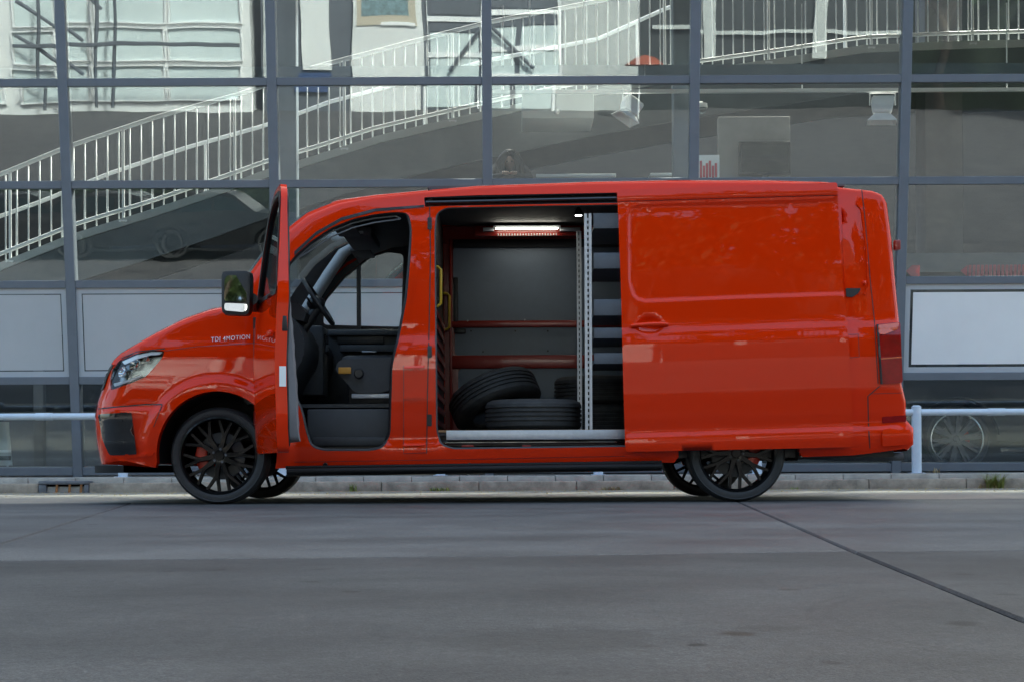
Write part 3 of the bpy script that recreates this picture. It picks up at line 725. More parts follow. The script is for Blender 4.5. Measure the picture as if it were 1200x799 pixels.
# ------------------------------------------------------------------ van: shape of the near side as half width over (x, z)
WB_X = [(-2.02), (1.602)]; WR = 0.339
ZT = [0.0, .20, .27, .34, .40, .455, .475, .50, .56, .75, .95, 1.08, 1.110, 1.135, 1.165, 1.205, 1.23, 1.40, 1.6, 1.8, 2.0, 2.12, 2.2, 2.3]
WT = [.88, .93, .965, .992, 1.004, 1.000, .986, .984, .996, 1.010, 1.016, 1.014, 1.012, 1.002, .999, .985, .982, .972, .958, .940, .920, .905, .888, .85]
def W0(x, z):
    zz = z - 0.028 * (np.clip(x, -0.8, 3.2) - 0.9)
    fr = np.clip((-x - 0.9) / 0.8, 0, 1)      # towards the front wing the flank is plainer
    side = np.interp(zz, ZT, WT)
    wing = np.interp(z, [0, .2, .3, .42, .6, .8, 1.0, 1.1, 1.135, 1.165, 1.3, 1.6, 1.8, 2.0, 2.12, 2.2, 2.3], [.88, .93, .965, .99, 1.0, 1.004, .998, .990, .978, .975, .965, .952, .938, .92, .905, .888, .85])
    w_ = side * (1 - fr) + wing * fr
    w_ = w_ - 0.07 * np.clip((x - 2.2) / 0.7, 0, 1) ** 2
    for xw, k in ((WB_X[0], 0.028),):
        r = np.hypot(x - xw, z - 0.36)
        t_ = np.clip((0.545 - r) / 0.06, 0, 1); w_ = w_ + k * t_ * t_ * (3 - 2 * t_)
    t_ = np.clip((0.672 + 0.02 * np.clip(-2.3 - x, 0, 1) - z) / 0.018, 0, 1) * np.clip((-2.33 - x) / 0.05, 0, 1)
    w_ = w_ + 0.014 * t_ * t_ * (3 - 2 * t_)
    return w_
NOSE = [(119, 548), (114, 520), (112, 490), (115, 470), (121, 455), (127, 436), (134, 424), (140, 416)]
nz = [P(a, b, -0.8) for a, b in NOSE]
NZ = np.array([p.z for p in nz]); NX = np.array([p.x for p in nz]) + 0.236
o_ = np.argsort(NZ); NZ, NX = NZ[o_], NX[o_]
NB, NN = 0.34, 2.4
def XS(z): return np.interp(z, NZ, NX)
def W(x, z):
    x = np.asarray(x, float); z = np.asarray(z, float)
    t = (XS(z) - x) / NB
    tc = np.clip(t, 0, 1)
    f = (1 - tc ** NN) ** (1 / NN)
    f = np.where(t > 1, -(t - 1) * 3, f)
    return W0(x, z) * f
def cast(pts, fW, off=0.0):                   # picture points -> points of the near flank
    pts = np.asarray(pts, float)
    dx, dy = pts[:, 0] - CX, HY - pts[:, 1]
    a = (dx * cr + dy * sr) / F; b = (-dx * sr + dy * cr) / F
    ys = np.linspace(-1.35, -0.05, 90)
    k = ys[None, :] - CAMY
    f = ys[None, :] + fW(a[:, None] * k, CAMZ + b[:, None] * k) + off
    hit = f > 0
    idx = np.where(hit.any(1), hit.argmax(1), len(ys) - 1)
    hi = ys[idx]; lo = ys[np.maximum(idx - 1, 0)]
    for _ in range(24):
        mid = (lo + hi) / 2; kk = mid - CAMY
        g = mid + fW(a * kk, CAMZ + b * kk) + off
        hi = np.where(g > 0, mid, hi); lo = np.where(g > 0, lo, mid)
    y = (lo + hi) / 2; kk = y - CAMY
    return np.stack([a * kk, y, CAMZ + b * kk], 1)
def inside(poly, pts):
    poly = np.asarray(poly, float); pts = np.asarray(pts, float)
    x, y = pts[:, 0], pts[:, 1]; c = np.zeros(len(pts), bool); n = len(poly)
    for i in range(n):
        x0, y0 = poly[i - 1]; x1, y1 = poly[i]
        if y0 == y1: continue
        m = ((y0 > y) != (y1 > y)) & (x < (x1 - x0) * (y - y0) / (y1 - y0) + x0)
        c ^= m
    return c
def pdist(poly, pts, closed=True):
    poly = np.asarray(poly, float); pts = np.asarray(pts, float); d = np.full(len(pts), 1e9)
    n = len(poly)
    for i in range(n if closed else n - 1):
        a, b = poly[i], poly[(i + 1) % n]; ab = b - a; L = (ab ** 2).sum()
        t = np.clip(((pts - a) @ ab) / max(L, 1e-9), 0, 1)
        d = np.minimum(d, np.hypot(*(pts - a - t[:, None] * ab).T))
    return d
def resample(poly, step, closed=True):
    out = []; n = len(poly)
    for i in range(n if closed else n - 1):
        a, b = np.array(poly[i], float), np.array(poly[(i + 1) % n], float)
        k = max(1, int(np.ceil(np.hypot(*(b - a)[:2]) / step)))
        for j in range(k): out.append(tuple(a + (b - a) * j / k))
    if not closed: out.append(tuple(np.array(poly[-1], float)))
    return out
def rounded(poly, r=6, n=4):
    out = []
    m = len(poly)
    for i in range(m):
        p0, p1, p2 = (np.array(poly[(i + k) % m], float) for k in (-1, 0, 1))
        a = p0 - p1; b = p2 - p1; la, lb = np.hypot(*a), np.hypot(*b)
        d = min(r, la * 0.45, lb * 0.45); s, e = p1 + a / la * d, p1 + b / lb * d
        for k in range(n + 1):
            t = k / n; out.append(tuple((1 - t) ** 2 * s + 2 * t * (1 - t) * p1 + t * t * e))
    return out
def tri2d(outline, holes=(), step=6.0, extra=()):
    """triangulate a picture outline with holes; returns points, triangles, loops of indices (outline first)"""
    pts, edges, loops = [], [], []
    for lp in [outline] + list(holes):
        s = len(pts); n = len(lp); pts += [tuple(p[:2]) for p in lp]
        edges += [(s + i, s + (i + 1) % n) for i in range(n)]; loops.append(list(range(s, s + n)))
    o = np.array([p[:2] for p in outline]); x0, y0 = o.min(0); x1, y1 = o.max(0)
    gx = np.arange(x0, x1, step); gy = np.arange(y0, y1, step * 0.87)
    g = np.array([(x + (step / 2 if j % 2 else 0), y) for j, y in enumerate(gy) for x in gx]) if len(gx) and len(gy) else np.zeros((0, 2))
    if len(extra): g = np.concatenate([np.array([p[:2] for p in extra]), g]) if len(g) else np.array(extra)
    ne = len(extra)
    if len(g):
        k = inside(o, g)
        for h in holes: k &= ~inside([p[:2] for p in h], g)
        dd = np.minimum.reduce([pdist([p[:2] for p in lp], g) for lp in [outline] + list(holes)])
        lim = np.full(len(g), step * 0.45); lim[:ne] = 0.8
        k &= dd > lim
        if ne:
            e = g[:ne]
            far = np.ones(len(g), bool)
            for i in range(ne, len(g)):
                if k[i] and np.min(np.hypot(*(e - g[i]).T)) < step * 0.4: far[i] = False
            k &= far
        pts += [tuple(p) for p in g[k]]
    vo, eo, fo, ov, oe, of = geometry.delaunay_2d_cdt([Vector(p) for p in pts], edges, [], 0, 1e-4)
    V = np.array([tuple(v) for v in vo]); mp = {}
    for i, src in enumerate(ov):
        for s_ in src: mp[s_] = i
    Tn = np.array([f for f in fo if len(f) == 3])
    c = V[Tn].mean(1); k = inside(o, c)
    for h in holes: k &= ~inside([p[:2] for p in h], c)
    return V, Tn[k], [[mp[i] for i in lp] for lp in loops]
def patch_bm(outline, fW=None, off=0.0, holes=(), step=6.0, rim=0.0, rim_hole=None, extra=(), res=True, mirror=False, bm=None):
    fW = fW or W
    if res: outline = resample(outline, step); holes = [resample(h, step) for h in holes]
    V, Tn, loops = tri2d(outline, holes, step, extra)
    X = cast(V, fW, off)
    if mirror: X[:, 1] *= -1
    b = bm or nb()
    vs = [b.verts.new(p) for p in X]
    for t in Tn:
        if len(set(t)) == 3:
            try: b.faces.new([vs[i] for i in t])
            except ValueError: pass
    sg = -1 if mirror else 1
    for li, lp in enumerate(loops):
        d = rim if li == 0 else (rim if rim_hole is None else rim_hole)
        if not d: continue
        lo = [vs[i] for i in lp]; ins = [b.verts.new(v.co + Vector((0, d * sg, 0))) for v in lo]
        n = len(lo)
        for i in range(n):
            if lo[i] is lo[(i + 1) % n]: continue
            try: b.faces.new((lo[i], lo[(i + 1) % n], ins[(i + 1) % n], ins[i]))
            except ValueError: pass
    return b, vs, loops
def patch(name, outline, m, parent, off=0.004, step=6.0, rim=0.015, smooth=35, **k):
    b, _, _ = patch_bm(outline, None if 'fW' not in k else k.pop('fW'), off, step=step, rim=rim, **k)
    return obj(name, b, m, parent, smooth)
def groove(name, line, m, parent, w_=1.1, off=0.0015, fW=None):      # thin dark shut line laid along the flank
    L = np.array(resample(line, 6.0, False)); n = len(L)
    tng = np.gradient(L, axis=0); tng /= np.maximum(np.hypot(*tng.T)[:, None], 1e-6); nr = np.stack([-tng[:, 1], tng[:, 0]], 1) * w_ / 2
    A = cast(L + nr, fW or W, off); Bq = cast(L - nr, fW or W, off)
    b = nb(); va = [b.verts.new(p) for p in A]; vb = [b.verts.new(p) for p in Bq]
    A2 = [b.verts.new(v.co + Vector((0, 0.006, 0))) for v in va]; B2 = [b.verts.new(v.co + Vector((0, 0.006, 0))) for v in vb]
    for i in range(n - 1):
        b.faces.new((va[i], va[i + 1], vb[i + 1], vb[i])); b.faces.new((va[i], A2[i], A2[i + 1], va[i + 1])); b.faces.new((vb[i], vb[i + 1], B2[i + 1], B2[i]))
    return obj(name, b, m, parent, 40)

van = thing('delivery_van', 'bright red panel van with open cab door and sliding side door', 'van', (-0.2, 0, 0))

# chain along which the near flank turns into nose, bonnet, windscreen, roof and tail: px, py, dir x, dir z, bulge, power
CH = [(124, 543.5, -1, 0, NB, NN), (119, 520, -1, 0, NB, NN), (117, 490, -1, 0, NB, NN), (120, 470, -1, 0, NB, NN), (127, 455, -1, 0, NB, NN), (132, 432, -1, 0, NB, NN), (136, 428, -1, 0, NB, NN), (136.6, 427.2, -.97, .2, .125, NN), (139, 423, -.95, .3, .115, NN),
      (144, 417.5, -.8, .6, .095, 2.4), (158, 409, -.5, .85, .10, 2.2), (182, 396.5, -.35, .95, .11, 2.2), (215, 381, -.3, .95, .12, 2.2), (245, 369.5, -.2, .98, .11, 2.2), (268, 364, -.1, 1, .10, 2.2), (285, 354, -.4, .9, .13, 2.4),
      (300, 335, -.75, .66, .20, 2.6), (318, 314, -.75, .66, .22, 2.7), (345, 283, -.75, .66, .22, 2.8), (370, 261.5, -.65, .75, .20, 2.8), (400, 246, -.4, .92, .15, 2.8), (440, 235.5, -.15, 1, .10, 2.8), (500, 229, 0, 1, .09, 2.8), (560, 223.5, 0, 1, .085, 2.8),
      (700, 218.5, 0, 1, .085, 2.8), (785, 217, 0, 1, .085, 2.8), (900, 217, 0, 1, .085, 2.8), (972, 218.5, 0, 1, .08, 2.8), (984, 223, 0, 1, .06, 2.8), (1022, 227, .15, 1, .06, 2.8), (1031, 230.5, .8, .6, .06, 3), (1034.5, 238, 1, .1, .08, 3), (1040, 280, 1, 0, .08, 3), (1045.5, 340, 1, 0, .08, 3), (1049, 376, 1, 0, .08, 3), (1052, 449, 1, 0, .08, 3),
      (1057, 470, 1, 0, .08, 3), (1057, 491, 1, 0, .08, 3), (1066, 501, 1, 0, .08, 3), (1066, 520, 1, 0, .08, 3), (1060, 525.5, 1, -.3, .07, 3)]
STEP = 7.0
chain = resample(CH, STEP, False)
arch_f = [(254 + 71 * cos(a) * 0.995, 531 - 73 * sin(a)) for a in np.linspace(radians(-14), radians(188), 34)]
arch_r = [(866 + 71 * cos(a), 530 - 72 * sin(a)) for a in np.linspace(radians(0), radians(184), 30)]
bottom = [(1000, 530.5), (940, 531.5)] + arch_r + [(790, 541.5), (560, 544.5), (345, 547.5)] + [q for q in arch_f] + [(182, 547.5)]
DOOR = rounded([(345, 300), (364, 283), (388, 267), (414, 256.5), (440, 251), (464, 248.5), (479, 250), (483, 268), (481, 305), (477, 350), (468, 396), (460, 428), (458.5, 480), (458, 508), (450, 524), (436, 528), (378, 528), (364, 523), (358, 505), (352, 478), (334, 446), (316, 420), (312, 370), (318, 335)], 7)
CARGO = rounded([(509, 270), (511, 250), (522, 243.5), (600, 242), (737, 239.5), (741, 400), (740, 523), (640, 524.5), (530, 526), (516, 521), (511, 503)], 6)
TRACK = rounded([(497, 231.5), (560, 229), (724, 226), (724, 238.3), (600, 240.3), (520, 241.8), (498, 243)], 2)
HEAD = rounded([(131, 430), (142, 421), (160, 414), (178, 410.5), (193, 411), (190, 419), (181, 430), (171, 441), (155, 448), (138, 454), (129.5, 457), (129, 442)], 3)
def van_W(x, z): return W(x, z)
EX = []
for pyl in (385.5, 389, 399, 403, 406, 459, 506, 509, 512, 520):
    EX += [(px, pyl - (px - 866) * 0.03) for px in np.arange(990, 1056, 7)]
for yy_ in (470, 472.5, 474.5, 476.5, 479, 482): EX += [(px, yy_ + (150 - px) * 0.03) for px in np.arange(118, 196, 6)]
for rr in (74, 78, 81.5, 85, 88.5, 92, 96): EX += [(254 + rr * cos(a), 531 - rr * sin(a)) for a in np.linspace(radians(5), radians(172), int(rr * 0.45))]
outline = [p[:2] for p in chain] + resample(bottom, STEP, False)
body, vs, loops = patch_bm(outline, van_W, 0.0, holes=[resample(DOOR, STEP), resample(CARGO, STEP), resample(TRACK, STEP), HEAD], step=STEP, rim=0.0, rim_hole=0.05, extra=EX, res=False)
nch = len(chain)
FR = [1, .995, .985, .965, .93, .88, .8, .68, .5, .25, 0]
def chain_xyz():
    C = cast([p[:2] for p in chain], van_W, 0.0); return C
CXYZ = chain_xyz()
def cap_row(i, extra=0.0, fr=FR):
    p = CXYZ[i]; c = chain[i]; d = np.array([c[2], c[3]]); d = d / np.hypot(*d)
    isn = c[4] >= NB - 1e-6 and c[2] < -0.98
    w_ = float(W0(p[0], p[2])) if isn else abs(p[1])
    w_ = max(w_, abs(p[1]) + 1e-6)
    n = c[5]; base = (1 - (abs(p[1]) / w_) ** n) ** (1 / n)
    out = []
    for f in fr:
        y = abs(p[1]) * f
        o = (c[4] + extra) * ((1 - (y / w_) ** n) ** (1 / n) - base)
        out.append(Vector((p[0] + d[0] * o, -y, p[2] + d[1] * o)))
    return out
gl0 = min(range(nch), key=lambda i: abs(chain[i][0] - 292) + abs(chain[i][1] - 346)); gl1 = min(range(nch), key=lambda i: abs(chain[i][0] - 392) + abs(chain[i][1] - 249))
rows = []
for i in range(nch):
    r = cap_row(i); rows.append([vs[loops[0][i]]] + [body.verts.new(p) for p in r[1:]])
KG = 4
for i in range(nch - 1):
    for k in range(len(FR) - 1):
        if gl0 <= i < gl1 and k >= KG: continue
        try: body.faces.new((rows[i][k], rows[i + 1][k], rows[i + 1][k + 1], rows[i][k + 1]))
        except ValueError: pass
# turn the lower edge of the flank inwards
lo = [vs[j] for j in loops[0][nch - 1:]] + [vs[loops[0][0]]]
ins = [body.verts.new(v.co + Vector((0, 0.07, 0.0))) for v in lo]
for i in range(len(lo) - 1):
    try: body.faces.new((lo[i], lo[i + 1], ins[i + 1], ins[i]))
    except ValueError: pass
# far half: same shape mirrored, with only the cab window and wheel arches cut
FWIN = rounded([(335, 352), (449, 355), (454, 251), (432, 248), (405, 255), (366, 284), (338, 316)], 6)
far, vf, lf = patch_bm(outline, van_W, 0.0, holes=[resample(FWIN, STEP)], step=14, rim=0.0, rim_hole=0.04, res=False, mirror=True)
rf = []
for i in range(nch):
    r = cap_row(i); rf.append([vf[lf[0][i]]] + [far.verts.new(Vector((p.x, -p.y, p.z))) for p in r[1:]])
for i in range(nch - 1):
    for k in range(len(FR) - 1):
        if gl0 <= i < gl1 and k >= KG: continue
        try: far.faces.new((rf[i][k], rf[i][k + 1], rf[i + 1][k + 1], rf[i + 1][k]))
        except ValueError: pass
mt_ = bpy.data.meshes.new('t'); far.to_mesh(mt_); far.free(); body.from_mesh(mt_); bpy.data.meshes.remove(mt_)
bmesh.ops.remove_doubles(body, verts=body.verts[:], dist=0.0004)
bmesh.ops.recalc_face_normals(body, faces=body.faces[:])
van_body = obj('body', body, 'red', van, 38, recalc=False)
# dark lining inside the cab: far side, pillars, roof
b_, _, _ = patch_bm(rounded([(300, 350), (345, 292), (372, 270), (400, 254), (440, 244), (500, 236), (500, 500), (300, 500)], 3), van_W, -0.03, holes=[resample(rounded([(338, 350), (446, 352.5), (451, 255), (430, 252), (406, 259), (369, 287), (341, 319)], 6), 8)], step=14, mirror=True)
obj('cab_lining', b_, 'trim', van, 50)
q = nb(); g = {}
i1 = min(range(nch), key=lambda i: abs(chain[i][0] - 500) + abs(chain[i][1] - 229))
for s_ in (1, -1):
    for i in range(gl0, i1 + 1):
        r = cap_row(i); d_ = Vector((chain[i][2], 0, chain[i][3])).normalized()
        for k in range(len(FR)): g[(s_, i, k)] = q.verts.new(Vector((r[k].x, r[k].y * s_ * 0.975, r[k].z)) - d_ * 0.022)
    for i in range(gl0, i1):
        for k in range(len(FR) - 1):
            if i < gl1 and k >= KG + 1: continue
            q.faces.new((g[(s_, i, k)], g[(s_, i + 1, k)], g[(s_, i + 1, k + 1)], g[(s_, i, k + 1)]))
obj('roof_lining', q, 'liner', van, 50)
# windscreen
q = nb(); g = []
for i in range(gl0, gl1 + 1):
    r = cap_row(i)[KG:]
    r = r + [Vector((p.x, -p.y, p.z)) for p in r[-2::-1]]
    g.append([q.verts.new(p) for p in r])
for i in range(len(g) - 1):
    for k in range(len(g[0]) - 1): q.faces.new((g[i][k], g[i + 1][k], g[i + 1][k + 1], g[i][k + 1]))
obj('windscreen', q, 'vglass', van, 60)
# far cab window with its divider bar
b_, _, _ = patch_bm(rounded([(332, 355), (452, 358), (457, 248), (432, 245), (405, 252), (364, 281), (335, 314)], 6), van_W, -0.012, step=30, mirror=True)
obj('side_window', b_, 'vglass', van, 60)
xd = P(421, 340, 0.96).x
q = nb(); add_box(q, xd - 0.016, xd + 0.016, 0.90, 0.955, 1.36, 2.07, Matrix.Translation((0, 0, 0))); 
obj('window_bar', q, 'black', van)

# ---------------- front end
nose_x = lambda z, y, e=0.0: float(XS(z)) - (NB + e) * (1 - min(1, abs(y) / (float(W0(-2.7, z)) + e)) ** NN) ** (1 / NN)
def nose_strip(name, z0, z1, extra, ymax, m, depth=0.05, n=28, zs=2, parent=None):
    q = nb(); yy_ = [ymax * sin(pi / 2 * (-1 + 2 * i / n)) for i in range(n + 1)]
    zz = [z0 + (z1 - z0) * k / zs for k in range(zs + 1)]
    A = [[q.verts.new((nose_x(z, y, extra), y * (1 + (extra if extra > 0.02 else 0)), z)) for y in yy_] for z in zz]
    Bk = [[q.verts.new((nose_x(z, y, extra) + depth, y * 0.97, z)) for y in yy_] for z in zz]
    for k in range(zs):
        for i in range(n):
            q.faces.new((A[k][i], A[k][i + 1], A[k + 1][i + 1], A[k + 1][i]))
    for k in (0, zs):
        for i in range(n): q.faces.new((A[k][i], A[k][i + 1], Bk[k][i + 1], Bk[k][i]))
    return obj(name, q, m, parent or van, 45)
grille = nose_strip('grille', P(125, 456, -.8).z, P(133, 427, -.8).z, 0.008, 0.86, 'black')
for py in (430, 438, 447): nose_strip('grille_bar', P(128, py + 2, -.8).z, P(128, py - 1.5, -.8).z, 0.011, 0.80, 'gloss', parent=grille, zs=1)
# splitter under the bumper
q = nb(); n = 30; yv = [0.97 * sin(pi / 2 * (-1 + 2 * i / n)) for i in range(n + 1)]
zs0, zs1 = P(130, 553.5, -.85).z, P(130, 545, -.85).z
def ring(z, e): return [q.verts.new((nose_x(0.24, y / 1.0, 0.0) - e * (1 - 0.6 * abs(y) / .97), y, z)) for y in yv]
a0, a1 = ring(zs0, 0.085), ring(zs1, 0.09); c0, c1 = [q.verts.new((-2.3, y, zs0)) for y in yv], [q.verts.new((-2.3, y, zs1)) for y in yv]
for i in range(n):
    q.faces.new((a0[i], a0[i + 1], a1[i + 1], a1[i])); q.faces.new((a1[i], a1[i + 1], c1[i + 1], c1[i])); q.faces.new((a0[i], c0[i], c0[i + 1], a0[i + 1]))
obj('front_splitter', q, 'hole', van, 40)
# lower air intake with slats
INT = rounded([(114.5, 485), (150, 482.5), (155, 505), (159, 532.5), (128, 533), (120, 515)], 3)
intake = patch('lower_intake', INT, 'gloss', van, off=0.005, rim=0.03, step=4)
patch('intake_frame', rounded([(143, 484), (154, 483), (160, 532), (150, 532.5)], 1.5), 'gloss', intake, off=0.016, rim=0.02, step=4)
for (a, b_, c, d_) in ((116, 493, 143, 491), (118.5, 505, 146, 504), (122, 517, 149, 517)):
    patch('intake_slat', [(a, b_), (c, d_), (c, d_ + 2.6), (a + .5, b_ + 2.6)], 'gloss', intake, off=0.014, rim=0.012, step=6)
groove('bumper_seam', [(115, 478.5), (140, 476), (170, 473.5), (190, 473.5)], 'black', van, 1.4)
groove('bonnet_seam', [(139, 421), (160, 412), (193, 408.5)], 'black', van, 1.3)
groove('wing_shut_line', [(298, 372), (298.5, 420), (298.5, 447)], 'black', van, 3.0)
groove('wing_fold', [(193, 411), (230, 406), (297, 402)], 'red_in', van, 0.8)
groove('bumper_wing_seam', [(190, 473.5), (180, 500)], 'black', van, 0.8)
patch('corner_blade', rounded([(146, 532), (170, 531), (181, 529.5), (178, 534), (150, 536.5)], 1), 'red', van, off=0.012, rim=0.02, step=5)
# headlight: dark bowl, projectors, daylight bar, clear lens
hb, _, _ = patch_bm(HEAD, van_W, -0.075, step=5)
head = obj('headlight', hb, 'bowl', van, 40)
def onflank(px, py, off=0.0): return Vector(cast([(px, py)], W, off)[0])
for (px, py, r_, m) in ((161, 427, .052, 'chrome'), (147, 437, .042, 'chrome'), (174, 421, .034, 'chrome')):
    q = nb(); c = onflank(px, py, -0.05)
    mt = Matrix.Translation(c) @ Matrix.Rotation(radians(-62), 4, 'Y') @ Matrix.Rotation(radians(40), 4, 'X')
    add_lathe(q, [(r_, 0.03), (r_ * .8, 0.0), (r_ * .45, -0.02), (0.001, -0.03)], mt, 20, False); obj('reflector_bowl', q, m, head, 50)
    q = nb(); add_ico(q, c, r_ * .5, 2); obj('projector_lens', q, 'lens', head, 60)
patch('daylight_bar', rounded([(143, 423.5), (160, 416), (178, 412), (190, 412.3), (187, 415.3), (176, 416), (160, 420.5), (146, 427)], 1), 'white', head, off=-0.012, rim=0.02, step=5)
patch('lower_bar', rounded([(133, 449), (150, 444.5), (166, 439), (165, 441.5), (150, 447.5), (134, 452.5)], 1), 'pale_wall', head, off=-0.03, rim=0.02, step=5)
patch('clear_lens', HEAD, 'lens', head, off=0.003, rim=0.0, step=5)
# wing lettering
cu = bpy.data.curves.new('t', 'FONT'); cu.body = "TDI 4MOTION"; cu.size = 0.062; cu.extrude = 0.003; cu.space_character = 1.15
to = bpy.data.objects.new('t', cu); COL.objects.link(to)
dg = bpy.context.evaluated_depsgraph_get(); me = bpy.data.meshes.new_from_object(to.evaluated_get(dg)); bpy.data.objects.remove(to)
co = np.array([v.co for v in me.vertices]); wd = co[:, 0].max() - co[:, 0].min()
pa, pb = onflank(247.5, 400.5), onflank(293, 397.2)
L_ = (pb - pa).length
for v in me.vertices:
    u = (v.co.x - co[:, 0].min()) / wd; p = pa.lerp(pb, u); dz_ = v.co.z
    v.co = Vector((p.x, 0, p.z + v.co.y * 0.72)); v.co.y = -float(W(v.co.x, v.co.z)) - 0.005 - dz_
me.materials.append(M['white2']); lt_ = bpy.data.objects.new('wing_lettering', me); COL.objects.link(lt_); setp(lt_, van)

# ---------------- wheel housings
for (px0, xw) in ((254, WB_X[0]), (866, WB_X[1])):
    for s in (-1, 1):
        q = nb(); n = 20; ang = [radians(-8 + 196 * i / n) for i in range(n + 1)]
        A = [q.verts.new((xw + 0.43 * cos(a), s * 0.955, 0.345 + 0.43 * sin(a))) for a in ang]
        Bv = [q.verts.new((xw + 0.43 * cos(a), s * 0.56, 0.345 + 0.43 * sin(a))) for a in ang]
        for i in range(n): q.faces.new((A[i], A[i + 1], Bv[i + 1], Bv[i]))
        q.faces.new(Bv)
        obj('wheel_housing', q, 'hole', van, 50)
# underside
q = nb(); add_box(q, -2.45, 2.75, -0.56, 0.56, 0.30, 0.44); add_box(q, -1.55, 1.12, -0.9, 0.9, 0.31, 0.40); add_box(q, 2.06, 2.75, -0.85, 0.85, 0.36, 0.42); obj('underbody', q, 'black', van)
# running boards
for s in (-1, 1):
    yb = s * 1.02
    def rb_(px, py): return P(px, py, -1.03)
    q = nb()
    for (p0, p1, r_, dy) in (((334, 547.5), (772, 541.8), 0.013, -0.03), ((336, 552.2), (776, 545.8), 0.022, 0.0)):
        a, b_ = rb_(*p0), rb_(*p1); add_tube(q, [(a.x, yb - dy * -s, a.z), (b_.x, yb - dy * -s, b_.z)], r_, 10)
    a, b_ = rb_(335, 550), rb_(776, 543.5)
    vs_ = [(a.x, a.z - 0.046), (b_.x, b_.z - 0.046), (b_.x, b_.z + 0.026), (a.x, a.z + 0.026)]
    add_prism(q, [(x, yb - s * 0.02, z) for x, z in vs_], (0, -s * 0.12, 0))
    rbm = obj('running_board', q, 'step', van, 40)
    for px in (380, 550, 730):
        q = nb(); c = rb_(px, 545); add_tube(q, [(c.x, s * 0.98, c.z), (c.x, s * 0.8, 0.36)], 0.018, 8); obj('bracket', q, 'black', rbm, 40)

